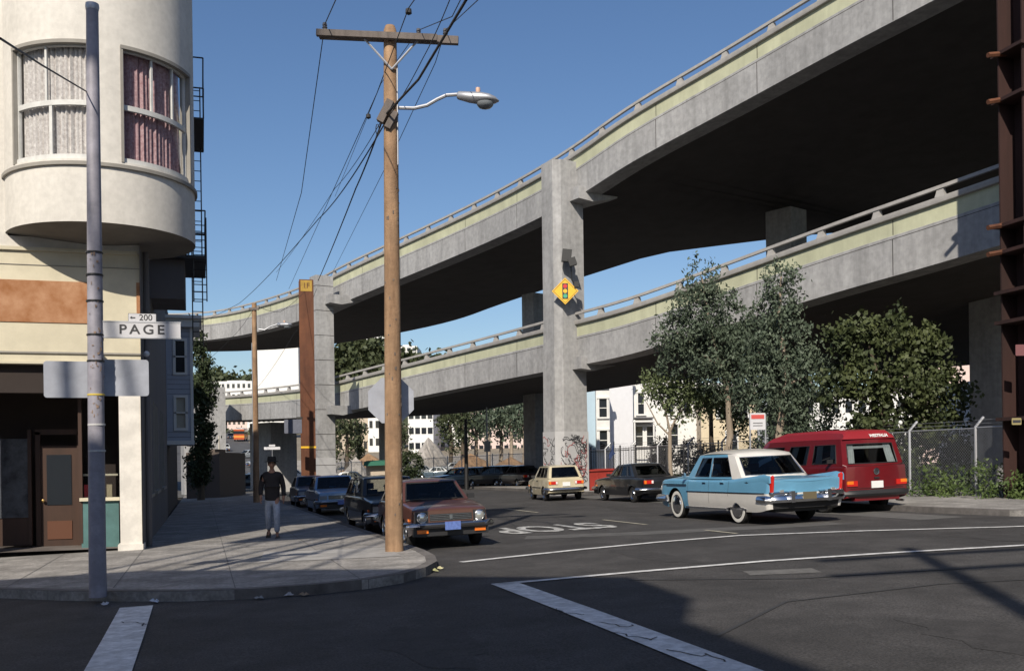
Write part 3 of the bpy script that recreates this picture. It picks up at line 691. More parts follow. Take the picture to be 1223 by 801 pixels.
# graffiti on the painted base of the near column
gm_k = mat('graffiti_black', (.03, .03, .035), .8); gm_r = mat('graffiti_red', (.35, .06, .06), .8)
random.seed(11)
face = -1.5*1.11/2-.012
def graf(Mc, g, xf, y0, y1, z0, z1, n, par):
    for k in range(n):
        m_ = gm_r if random.random() < .2 else gm_k
        mb = MB(); y = random.uniform(y0, y1); z = random.uniform(z0, z1); p = [Vector((xf, y, z))]
        a = random.uniform(0, 6.28)
        for j in range(random.randint(5, 11)):
            a += random.uniform(-1.9, 1.9); q = p[-1]+Vector((0, math.cos(a), math.sin(a)))*random.uniform(.05, .16)
            q.y = min(max(q.y, y0), y1); q.z = min(max(q.z, z0), z1); p.append(q)
        mb.tube([Mc @ q for q in p], .013, m_, 4, False)
        mb.build('graffiti', par, world=True)
def facing_x(Mc): return None
def graf_front(Mc, hx, hy, g, z0, z1, n, par):
    """strokes on the two faces that look toward the street corner"""
    random.seed(5)
    for face_ in ('y', 'x'):
        for k in range(n if face_ == 'y' else n//3):
            m_ = gm_r if random.random() < .22 else gm_k
            mb = MB(); lim = hx-.1 if face_ == 'y' else hy-.35; p = [Vector((random.uniform(-lim, lim), random.uniform(z0, z1)))]; a = random.uniform(0, 6.28)
            for j in range(random.randint(6, 13)):
                a += random.uniform(-1.9, 1.9); q = p[-1]+Vector((math.cos(a), math.sin(a)))*random.uniform(.06, .17)
                q.x = min(max(q.x, -lim), lim); q.y = min(max(q.y, z0), z1); p.append(q)
            for i in range(len(p)-1):
                d = p[i+1]-p[i]
                if d.length < .01: continue
                nn = Vector((-d.y, d.x)).normalized()*.014; qs = [p[i]+nn, p[i+1]+nn, p[i+1]-nn, p[i]-nn]
                if face_ == 'y': mb.quad([Mc @ Vector((c_.x, sgnA*(hy+.014), g+c_.y)) for c_ in qs], m_)
                else: mb.quad([Mc @ Vector((-(hx+.014), c_.x, g+c_.y)) for c_ in qs], m_)
            if mb.v: mb.build('graffiti', par, world=True)
# which of the column's local y faces looks back to the camera side
sgnA = 1 if (MA @ Vector((0, 1, 0))-MA @ Vector((0, 0, 0))).y < 0 else -1
graf_front(MA, .75*1.10, .725*1.10, gA, .4, 2.75, 64, colA)
# ================================================================== STREET FURNITURE
signback = mat('sign_back_aluminium', (.34, .36, .42), .5, metal=.1, var=.08, scale=5, grime=.12, gscale=3)
signwhite = mat('sign_white', (.55, .55, .58), .6, grime=.08, gscale=4)
signink = mat('sign_black_ink', (.03, .03, .035), .6)
signgreen = mat('sign_green_ink', (.04, .12, .08), .6)
yell = mat('sign_yellow', (.75, .44, .02), .5, var=.06)
# steel pole on the corner with the street name
pp = onground(117, 708, .13); PX, PY = pp.x, pp.y; pg = gz(PX, PY)+.13
lean = .012
poleo = empty('steel_pole', (PX, PY, pg), 'tall grey steel pole carrying the street name sign on the corner', 'pole')
mb = MB(); PT = at(110, 14, 13.45).z-pg; LX = .03
mb.tube([(0, 0, -.05), (0, 0, .6), (LX*.5, 0, 4), (LX, 0, PT)], [.115, .11, .098, .078], steelpaint, 16); mb.build('shaft', poleo, smooth=True)
mb = MB(); mb.lathe([(0, PT+.06), (.085, PT+.045), (.09, PT), (.082, PT-.04)], galv, 14, T(LX, 0, 0)); mb.build('cap', poleo, smooth=True)
random.seed(5)
for z, cc in ((2.65, 'y'), (2.25, 'w'), (3.9, 'k'), (4.25, 'k'), (4.55, 'k'), (3.45, 'k'), (1.9, 'w'), (3.1, 'k')):
    mb = MB(); m_ = {'y': mat('yellow_tape', (.6, .45, .08), .6), 'w': mat('white_tape', (.5, .5, .5), .7), 'k': blackm}[cc]
    mb.lathe([(.108, z-.012), (.112, z-.01), (.112, z+.01), (.108, z+.012)], m_, 14, T(.012, 0, 0)); mb.build('band', poleo, smooth=True)
sc = mat('tape_scraps', (.24, .17, .13), .9, var=.5, scale=30)
mb = MB()
for k in range(46):
    z = random.choice((random.uniform(2.2, 3.3), random.uniform(3, 4.6))); a = random.uniform(-2.3, .1); rr = .108
    da = random.uniform(.06, .3); h = random.uniform(.01, .05)
    mb.quad([(rr*math.cos(t)+.012, rr*math.sin(t), z+q) for t, q in ((a, 0), (a+da, random.uniform(-.02, .02)), (a+da, h), (a, h))], sc)
mb.build('paper_scraps', poleo)['kind'] = 'stuff'
def upright(p, az=0):
    """matrix at p whose x runs along az from +X, z up, local -y towards the viewer"""
    return T(*p) @ Rz(az)
def board(mb, w_, h_, m, t=.004, r=.03, y=0, cx=0, cz=0):
    pts = []
    for qx, qz, a0 in ((w_/2-r, h_/2-r, 0), (-w_/2+r, h_/2-r, 90), (-w_/2+r, -h_/2+r, 180), (w_/2-r, -h_/2+r, 270)):
        for k in range(5): a = R_(a0+22.5*k); pts.append((cx+qx+r*math.cos(a), cz+qz+r*math.sin(a)))
    mb.quad([(x, y-t, z) for x, z in pts], m); mb.quad([(x, y+t, z) for x, z in pts][::-1], m)
    mb.grid([[(x, y-t, z) for x, z in pts], [(x, y+t, z) for x, z in pts]], m, close=True)
kp = 13.45; mpp = kp/FL
c = at(169.5, 394, kp)
sgn = empty('street_name_sign', upright(c, R_(-4)), 'white PAGE street name sign jutting out from the grey corner pole', 'street sign')
mb = MB(); board(mb, 88*mpp, 19*mpp, signwhite, .012, .01); bo = mb.build('panel', sgn)
mb = MB()
for z in (1, -1): mb.box((0, 0, z*9.4*mpp), (89*mpp, .034, .018), galv)
mb.box((-45.5*mpp, 0, 0), (.022, .04, 27*mpp), galv); mb.box((-50*mpp, .02, 0), (.08, .03, .05), galv)
mb.build('frame', sgn)
text('lettering', 'PAGE', .178, T(0, -.016, .0) @ Rx(math.pi/2), signink, sgn, sx=1.12, bold=.003, space=1.35)
c = at(170, 379.5, kp)
sn = empty('block_number_sign', upright(c, R_(-4)), 'small white plate reading 200 with an arrow above the street name sign', 'street sign')
mb = MB(); board(mb, 31*mpp, 9.5*mpp, signwhite, .008, .008); mb.build('panel', sn)
mb = MB(); board(mb, 32*mpp, 10.5*mpp, signink, .004, .008, y=.004); mb.build('border', sn)
text('lettering', '200', .115, T(.045, -.011, 0) @ Rx(math.pi/2), signink, sn, bold=.001)
mb = MB(); mb.box((-.115, -.012, 0), (.05, .004, .012), signink); mb.quad([(-.16, -.012, 0), (-.13, -.012, .02), (-.13, -.012, -.02)], signink); mb.build('arrow', sn)
for (x0, x1, y0, y1, az, lab) in ((55, 117, 431, 475, 0, 'blank grey back of the sign panel left of the corner pole'), (116, 176, 429, 473, -3, 'blank grey back of the sign panel right of the corner pole, before the white pilaster')):
    c = at((x0+x1)/2, (y0+y1)/2, kp+.15)
    s_ = empty('blank_sign', upright(c, R_(az)), lab, 'sign', 'sign backs on the corner pole')
    mb = MB(); board(mb, (x1-x0)*mpp*1.01, (y1-y0)*mpp, signback, .003, .04); mb.build('panel', s_)
    mb = MB(); mb.box((0, .02, .12), (.3, .03, .03), galv); mb.build('bracket', s_)
# wooden utility pole with street lamp
up_ = onground(471, 658, .13); UX, UY = up_.x, up_.y; ug = gz(UX, UY)+.13; ku = UX*sT+UY*cT
kk = ku/FL
def at_pole(px_, py_): return at(px_, py_, ku)
topp = at_pole(466, 31); zt = topp.z
leanx = topp.x-UX
ut = empty('utility_pole', (UX, UY, ug), 'tall wooden utility pole with a dark crossarm beside the brown hatchback', 'utility pole')
HT = zt-ug
def onpole(z): return (leanx*z/HT, 0, z)
mb = MB(); mb.tube([onpole(z) for z in (-.1, .4, 3, 6, 8, HT-.08)]+[onpole(HT)], [.165, .160, .150, .135, .125, .115, .085], wood, 18); mb.build('shaft', ut, smooth=True)
armz = (at_pole(466, 45).z-ug)
dirp = Vector((cT, -sT, 0))       # seen square-on: the arm runs across the view
al = R_(-17.3)
mb = MB(); aL = 166*kk
mb.box((-.02+leanx*armz/HT, .0, armz), (aL, .10, .135), woodgrey, rz=al+.0, M=Rz(al) @ Ry(.058)); mb.box((leanx*armz/HT-.26, -.11, armz-.03), (aL*.86, .09, .11), woodgrey, M=Rz(al) @ Ry(.058)); mb.build('crossarm', ut)
for s_ in (-1, 1):
    mb = MB(); b_ = Vector(onpole(armz-.62)); e_ = Vector((leanx*armz/HT, 0, armz-.07))+dirp*s_*.48; mb.tube([b_+Vector((0, -.15, 0)), e_+Vector((0, -.1, -.02*s_))], .02, galv, 6); mb.build('brace', ut)
ins = []
for px_ in (388, 500, 532, 548-6):
    q = at_pole(px_, 36 if px_ < 400 else 43) - Vector((UX, UY, ug)); M = T(*q)
    mb = MB(); mb.tube([q+Vector((0, 0, -.12)), q+Vector((0, 0, .0))], .012, galv, 6); mb.lathe([(0, .13), (.035, .125), (.045, .08), (.03, .07), (.05, .04), (.035, .02), (.055, -.01), (.02, -.03)], mat('insulator_glaze', (.10, .10, .11), .2), 10, M)
    if px_ != 542: mb.build('insulator', ut, smooth=True)
    ins.append(q+Vector((UX, UY, ug+.1)))
# spool rack and black box on the side of the pole
q = at_pole(459, 136)-Vector((UX, UY, ug)); mb = MB()
mb.box(q+Vector((0, -.12, 0)), (.13, .14, .42), woodgrey, M=Rz(al) @ Ry(R_(28))); mb.box(q+Vector((.10, -.16, -.16)), (.11, .12, .32), woodgrey, M=Rz(al) @ Ry(R_(28))); mb.build('cable_bracket', ut)
mb = MB(); mb.tube([Vector(onpole(z))+Vector((.10, -.13, 0)) for z in (armz-.5, 8.0, 6.9)], .013, galv, 6); mb.build('conduit', ut)
mb = MB(); random.seed(2)
for k in range(34):
    z = random.uniform(.5, 6.5); a = random.uniform(-2.9, -.2); r_ = .162-.0045*z*1.05
    c0 = Vector(onpole(z))+Vector((r_*math.cos(a), r_*math.sin(a), 0)); mb.box(c0, (.018, .018, random.uniform(.02, .07)), woodgrey, rz=a)
mb.build('knots_and_staples', ut)['kind'] = 'stuff'
# lamp arm + luminaire (bolted to the pole but a lamp of its own)
def lamp(name, base, path, head, size, label, mm=galv):
    L = empty(name, base, label, 'street lamp')
    mb = MB(); mb.tube([p-base for p in path], size*.033, mm, 8); mb.build('arm', L, smooth=True)
    mb = MB(); h0, h1 = head[0]-base, head[1]-base; d = (h1-h0); ln = d.length; d.normalize(); rows = []
    sd = Vector((0, 0, 1)).cross(d).normalized(); u_ = d.cross(sd)
    for t, wv, hu, hd in ((0, .05, .055, .05), (.03, .075, .075, .07), (.3, .10, .095, .10), (.55, .15, .11, .10), (.75, .17, .095, .075), (.9, .12, .065, .045), (1, .03, .01, .0)):
        p = h0+d*ln*t; rows.append([p+sd*wv*math.cos(a)*size+u_*(hu if math.sin(a) > 0 else hd)*math.sin(a)*size for a in [2*math.pi*k/14 for k in range(14)]])
    mb.grid(rows, mm, close=True); mb.build('lamp_housing', L, smooth=True, ang=60)
    mb = MB(); Mx = T(*(h0+d*ln*.68+u_*(-.065*size))); mb.lathe([(.155*size, 0), (.15*size, -.04*size), (.11*size, -.085*size), (.05*size, -.105*size), (0, -.11*size)], mat('lamp_glass', (.20, .22, .24), .15), 16, Mx); mb.build('lamp_glass', L, smooth=True, ang=70)
    mb = MB(); Mx = T(*(h0+d*ln*.48+u_*(.10*size))); mb.lathe([(0, .09*size), (.04*size, .085*size), (.045*size, .04*size), (.035*size, 0)], mat('photocell', (.6, .4, .3), .5), 10, Mx); mb.build('photocell', L, smooth=True)
    return L
bp = at_pole(474, 129)
path = [bp, at_pole(495, 129.5), at_pole(510, 126), at_pole(522, 119), at_pole(533, 114), at_pole(548, 113)]
lamp('street_lamp', bp, path, (at_pole(546, 114), at_pole(596, 121)), 1.0, 'grey cobra head street lamp on a curved arm from the near wooden pole')
# octagonal sign seen from behind on its own post
c = at(467, 478, ku+.35); so_ = empty('stop_sign', upright(c, R_(-10)), 'octagonal stop sign seen from its plain grey back behind the wooden pole', 'road sign')
R8 = 27.5*kk/math.cos(math.pi/8)*1.0; mb = MB(); oc = [(R8*math.cos(R_(22.5+45*k)), R8*math.sin(R_(22.5+45*k))) for k in range(8)]
mb.quad([(x, 0, z) for x, z in oc], signback); mb.quad([(x, .006, z) for x, z in oc], mat('stop_red', (.45, .03, .03), .5)); mb.grid([[(x, 0, z) for x, z in oc], [(x, .006, z) for x, z in oc]], signback, close=True)
mb.build('panel', so_)
mb = MB(); mb.tube([(0.02, -.03, -2.75+.0), (0.02, -.03, .3)], .028, galv, 8); mb.build('post', so_)
text('lettering', 'STOP', .26, T(0, .010, 0) @ FACE_FWD, signwhite, so_, bold=.006)
# far wooden pole with lamp
fp = at(306, 575, 50); FX, FY = fp.x, fp.y; fg = gz(FX, FY)+.13
fpo = empty('utility_pole', (FX, FY, fg), 'distant wooden utility pole standing behind the walking man', 'utility pole')
FH = at(307, 362, 50).z-fg
mb = MB(); mb.tube([(0, 0, -.1), (.02, 0, FH)], [.16, .115], wood, 12); mb.build('shaft', fpo, smooth=True)
mb = MB(); mb.tube([(-.13, -.05, 2), (-.12, -.05, FH*.8)], .02, galv, 5); mb.build('conduit', fpo)
mb = MB(); mb.box((0, -.12, FH-.3), (.5, .09, .12), woodgrey, rz=al); mb.build('crossarm', fpo)
q0 = at(309, 393, 50)
lamp('street_lamp', q0, [q0, at(316, 394, 50), at(323, 390, 50), at(332, 387, 50)], (at(331, 387.5, 50), at(349, 388, 50)), 1.15, 'small white street lamp on the distant wooden pole')
# rust steel scaffolding poles by the freeway columns
def rustpole(c, wd, ztop, label, yellow=True, tiers=(), rust=rust):
    g = gz(c.x, c.y); o = empty('steel_prop', (c.x, c.y, g), label, 'steel prop', 'rusty steel props by the freeway')
    mb = MB(); h = ztop-g
    # H-section: two flanges and a web
    M0 = Rz(al+.25)
    for s_ in (-1, 1): mb.box((0, 0, h/2), (.001+wd, .045, h), rust, M=M0 @ T(0, s_*wd*.42, 0))
    for s_ in (-1, 1):
        mb2 = None
    mb.box((0, 0, h/2), (.05, wd*.8, h), rust, M=M0)
    mb.build('shaft', o)
    if yellow:
        m2 = MB(); m2.box((0, 0, h-.36), (wd*.8, .012, .62), mat('faded_yellow_plate', (.42, .26, .04), .7, grime=.3, gscale=3), M=M0 @ T(0, -wd*.42-.03, 0)); m2.build('number_panel', o)
        text('lettering', '1F', .42, Rz(al+.25) @ T(0, -wd*.42-.045, h-.36) @ Rx(math.pi/2), rust, o)
        m2 = MB(); m2.box((0, 0, EYE+(555-535)/FL*(c.x*sT+c.y*cT)-g), (wd*1.06, .012, .11), yell, M=M0 @ T(0, -wd*.42-.03, 0)); m2.build('yellow_band', o)
    for z in tiers:
        m2 = MB(); m2.box((0, 0, z-g), (wd*1.25, wd*1.1, .09), rust, M=M0); m2.build('collar', o)
    return o
c = at(368.5, 560, 57); RP = rustpole(c, .80, at(366, 335, 57).z, 'rusty brown steel prop topped with a yellow panel left of the far column', tiers=[])
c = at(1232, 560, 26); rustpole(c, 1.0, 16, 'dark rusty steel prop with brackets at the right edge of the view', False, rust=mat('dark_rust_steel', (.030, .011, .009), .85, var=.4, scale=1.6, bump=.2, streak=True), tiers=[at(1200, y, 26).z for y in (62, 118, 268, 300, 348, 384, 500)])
m2 = MB(); g_ = gz(c.x, c.y)
o = bpy.data.objects['steel_prop.001']
for y0, y1 in ((62, 75), (118, 125), (268, 275), (300, 306)):
    a = at(1180, y0+4, 26); b = at(1245, y1-14, 26.5); m3 = MB(); m3.tube([a-c-Vector((0, 0, g_-c.z)), b-c-Vector((0, 0, g_-c.z))], .07, rust, 6); m3.build('bracket', o)
# small signs near it
c = at(1218, 418, 25.2); s1 = empty('small_sign', upright(c, al), 'small pink notice high on the rusty right hand prop', 'notice')
mb = MB(); board(mb, .22, .28, mat('faded_pink', (.16, .06, .065), .7), .01, .02); mb.build('panel', s1)
c = at(1214, 503, 25.2); s1 = empty('small_sign', upright(c, al), 'small yellow plate low on the rusty right hand prop', 'notice')
mb = MB(); board(mb, .24, .17, mat('faded_yellow', (.26, .22, .10), .7), .01, .02); mb.box((0, -.014, 0), (.2, .006, .07), signink); mb.build('panel', s1)
# diamond signal-ahead sign on the near column, with the lamp box above it
kc = 44.9
c = at(675, 347.5, kc); ds = empty('warning_sign', upright(c, R_(-17)), 'yellow diamond signal ahead sign on the tall freeway column', 'road sign')
mb = MB(); r = 16*kc/FL; dd = [(0, -r), (r, 0), (0, r), (-r, 0)]
mb.quad([(x, 0, z) for x, z in dd], yell); mb.quad([(x, .01, z) for x, z in dd], signback); mb.grid([[(x, 0, z) for x, z in dd], [(x, .01, z) for x, z in dd]], signback, close=True); mb.build('panel', ds)
mb = MB(); rr = r*.90; r2 = r*.86
o1 = [(0, -rr), (rr, 0), (0, rr), (-rr, 0)]; o2 = [(0, -r2), (r2, 0), (0, r2), (-r2, 0)]
mb.grid([[(x, -.004, z) for x, z in o1], [(x, -.004, z) for x, z in o2]], signink, close=True)
mb.box((0, -.008, 0), (.26, .01, .70), signink)
mb.build('symbol', ds)
for z, cc, n_ in ((.22, (.55, .02, .02), 'sign_red_dot'), (0, (.75, .42, .02), 'sign_amber_dot'), (-.22, (.05, .35, .2), 'sign_green_dot')):
    mb = MB(); mb.quad([(.095*math.cos(R_(30*k)), -.016, z+.095*math.sin(R_(30*k))) for k in range(12)], mat(n_, cc, .5)); mb.build('disc', ds)
c = at(680, 308, kc); tl = empty('floodlight', upright(c, R_(-17)), 'black lamp box hanging from the tall column above the diamond sign', 'lamp')
mb = MB(); mb.box((-.12, 0, .1), (.42, .3, .55), blackm, M=Ry(.12)); mb.box((.12, -.1, -.2), (.34, .3, .35), blackm, M=Ry(-.3)); mb.build('housing', tl)
mb = MB(); mb.tube([(.05, .05, .0), (.1, .05, -1.0), (.26, .02, -1.2)], .03, blackm, 6); mb.box((.3, 0, -1.2), (.2, .2, .24), blackm); mb.build('bracket', tl)
# parking sign on two posts behind the sedan
c = at(905, 503, 31.5); ps = empty('parking_sign', upright(c, R_(-17)), 'white parking sign with red heading on two posts behind the sedan', 'road sign')
kq = 31.5/FL
mb = MB(); board(mb, 18*kq, 20*kq, signwhite, .006, .02); mb.build('panel', ps)
mb = MB(); board(mb, 15.5*kq, 5*kq, mat('sign_red', (.5, .07, .06), .6), .004, .01, y=-.008, cz=5.5*kq); mb.box((0, -.01, -5*kq), (.3, .006, .02), signink); mb.box((0, -.01, -2*kq), (.3, .006, .02), signink); mb.build('print', ps)
for x in (-9*kq, 9.5*kq):
    mb = MB(); mb.tube([(x, .03, gz(c.x, c.y)-c.z), (x, .03, .24)], .028, galv, 8); mb.build('post', ps)
# grey sign plate near the rusty prop, street name plates under the deck
c = at(350, 509, 54); s3 = empty('sign_plate', upright(c, R_(-17)), 'dark grey sign plate fixed left of the rusty prop', 'sign')
mb = MB(); board(mb, .95, .75, mat('dim_sign_plate', (.10, .11, .15), .6, var=.2, scale=6), .008, .04, ); mb.box((.35, .05, .45), (.3, .1, .12), blackm); mb.build('panel', s3)
c = at(325, 535, 80); s4 = empty('street_name_sign', upright(c, R_(-17)), 'small white street name sign under the far end of the freeway', 'street sign')
mb = MB(); board(mb, 1.3, .22, signwhite, .01, .02); board(mb, .5, .14, signwhite, .01, .02, cz=.22); mb.tube([(0, .03, -2.6), (0, .03, .3)], .03, galv, 6); mb.build('panel', s4)
# parking meters? small posts at the kerb near the far cars
for (x, k, lab) in ((318, 60, 'thin grey post at the far kerb behind the man'),):
    pass
# litter in the gutter
random.seed(21)
lit = [((38, 713), (.5, .5, .55)), ((185, 720), (.55, .58, .65)), ((125, 723), (.45, .45, .48)), ((345, 712), (.4, .38, .38)), ((363, 712), (.25, .18, .12)), ((526, 680), (.45, .42, .25)), ((520, 683), (.3, .3, .15)), ((212, 640), (.35, .35, .35)), ((310, 716), (.3, .3, .3))]
for i, ((x, y), cc) in enumerate(lit):
    p = onground(x, y, .0 if y > 675 else .13)
    mb = MB(); n = 7; ring = [Vector((math.cos(6.28*k/n)*random.uniform(.03, .09), math.sin(6.28*k/n)*random.uniform(.03, .07), random.uniform(0, .03))) for k in range(n)]
    mb.grid([ring, [q*.4+Vector((0, 0, random.uniform(.01, .05))) for q in ring], [Vector((0, 0, .02))]*n], mat('litter_%d' % i, cc, .8, var=.2, scale=20), close=True)
    o = mb.build('litter', M=T(p.x, p.y, gz(p.x, p.y)+(.01 if y > 675 else .14)))
    tag(o, ['scrap of white paper in the gutter at the left edge', 'crumpled pale blue wrapper by the end of the crosswalk stripe', 'flat white scrap just left of the crosswalk stripe', 'grey paper scrap in the middle of the corner gutter', 'brown leaf scrap in the middle of the corner gutter', 'yellow leaf litter at the rounded kerb end', 'green leaf litter at the rounded kerb end', 'grey scrap on the sidewalk near the white pilaster', 'small grey flake in the gutter'][i], 'litter', 'litter along the kerb')

# ---------------------------------------------------------------- overhead wires
def wire(pts, r, label, sag=.0, n=14):
    pts = [Vector(p) for p in pts]; out = []
    for i in range(len(pts)-1):
        for k in range(n):
            t = k/n; p = pts[i].lerp(pts[i+1], t); p.z -= sag*4*t*(1-t); out.append(p)
    out.append(pts[-1]); base = out[0].copy()
    mb = MB(); mb.tube([p-base for p in out], r*.75, wirem, 5, False); o = mb.build('power_line', M=T(*base), smooth=True)
    return tag(o, label, 'wire', 'overhead wires')
def thru(x, y, X_=None, k=None): return at(x, y, k)
far_top = at(306, 364, 50)
# along the street toward the far pole
wire([ins[0], at(360, 230, 25), at(330, 335, 46)], .012, 'single wire dropping from the left end of the crossarm', .0)
wire([ins[0], at(401, 0, 15.6), at(420, -90, 12)], .012, 'single wire rising from the left end of the crossarm', .0)
wire([at(488, 10, 15), at(450, 112, 19), at(345, 345, 49)], .011, 'thin wire with dark beads left of the near wooden pole', .0)
wire([at(495, 0, 14.6), at(488, 10, 15)], .011, 'short upper end of the beaded wire above the crossarm', .0)
for x, y, k, lab in ((488, 14, 15.2, 'dark bead on the beaded wire right of the crossarm top'), (440, 139, 19.6, 'dark bead on the beaded wire left of the near wooden pole')):
    mb = MB(); mb.lathe([(0, .06), (.045, .035), (.05, -.03), (0, -.06)], wirem, 10); o = mb.build('wire_bead', M=T(*at(x, y, k)), smooth=True); tag(o, lab, 'wire fitting', 'beads on the wires')
q1 = at_pole(458, 140)
wire([at(557, 0, 13.4), at(500, 95, 16.2), q1], .028, 'thick black cable coming down from the top right to the near pole', .0)
wire([at(545, -20, 13), at(505, 70, 16), q1+Vector((.05, -.05, -.05))], .010, 'thin wire twisted beside the thick cable above the near pole', .05)
wire([q1, at(425, 225, 24), at(380, 335, 44)], .022, 'thick black cable running down left from the near pole', .05)
wire([q1+Vector((0, 0, -.15)), at(380, 262, 30), at(286, 362, 60), at(215, 392, 72)], .018, 'long slanting cable from the near pole to the houses on the left', .15)
wire([q1, at(400, 225, 27), at(330, 325, 50)], .010, 'thin wire just above the long slanting cable', .1)
wire([ins[1], at(540, 20, 14.6), at(570, -40, 12)], .010, 'thin wire rising from the middle of the crossarm', .0)
wire([ins[2], at(571, 0, 14.4), at(600, -50, 12)], .010, 'thin wire rising from the right end of the crossarm', .0)
wire([ins[1], at(455, 100, 20), at(400, 235, 40)], .009, 'thin wire falling behind the near pole from the middle of the crossarm', .0)
wire([ins[2], at(520, 75, 18.6), at(478, 165, 23), at(395, 330, 47)], .010, 'thin wire falling behind the near pole from the right of the crossarm', .0)
wire([at(0, 46, 7), at(50, 78, 9.5), at(104, 110, 13.4)], .013, 'short wire tied round the grey corner pole from the left edge', .0)
wire([far_top, at(280, 400, 60), at(235, 440, 68)], .014, 'sagging wire left of the distant wooden pole', .1)
wire([far_top, at(335, 372, 52), at(366, 345, 57)], .014, 'wire between the distant wooden pole and the rusty prop', .12)
wire([at(378, 345, 57), at(350, 400, 60), at(300, 470, 90)], .016, 'drooping dark wire behind the distant lamp', .3)
mb = MB(); mb.tube([q1+Vector((.03*math.cos(k*.7)-.12, -.05, -.25+.10*math.sin(k*.7))) for k in range(10)], .008, wirem, 4, False); 
for k in range(14):
    pass
o = mb.build('wire_coil', M=T(0, 0, 0)); local_origin(o); tag(o, 'small loop of slack wire on the left of the near pole', 'wire')

# the off-view pole whose crossed shadow lies on the road at the right
tipp = onground(1085, 655); bx, by = tipp.x-math.sin(SUN_AZ)*1.327*16.6, tipp.y-math.cos(SUN_AZ)*1.327*16.6
op = empty('utility_pole', (bx, by, gz(bx, by)), 'wooden utility pole with two crossarms near the viewer across the street', 'utility pole')
mb = MB(); mb.tube([(0, 0, -.1), (0, 0, 16.8)], [.2, .12], wood, 12); mb.build('shaft', op, smooth=True)
for z, L, r_ in ((16.1, 3.4, .6), (14.7, 3.4, .6)):
    mb = MB(); mb.box((0, -.14, z), (L, .12, .18), woodgrey, rz=R_(-8)); mb.build('crossarm', op)
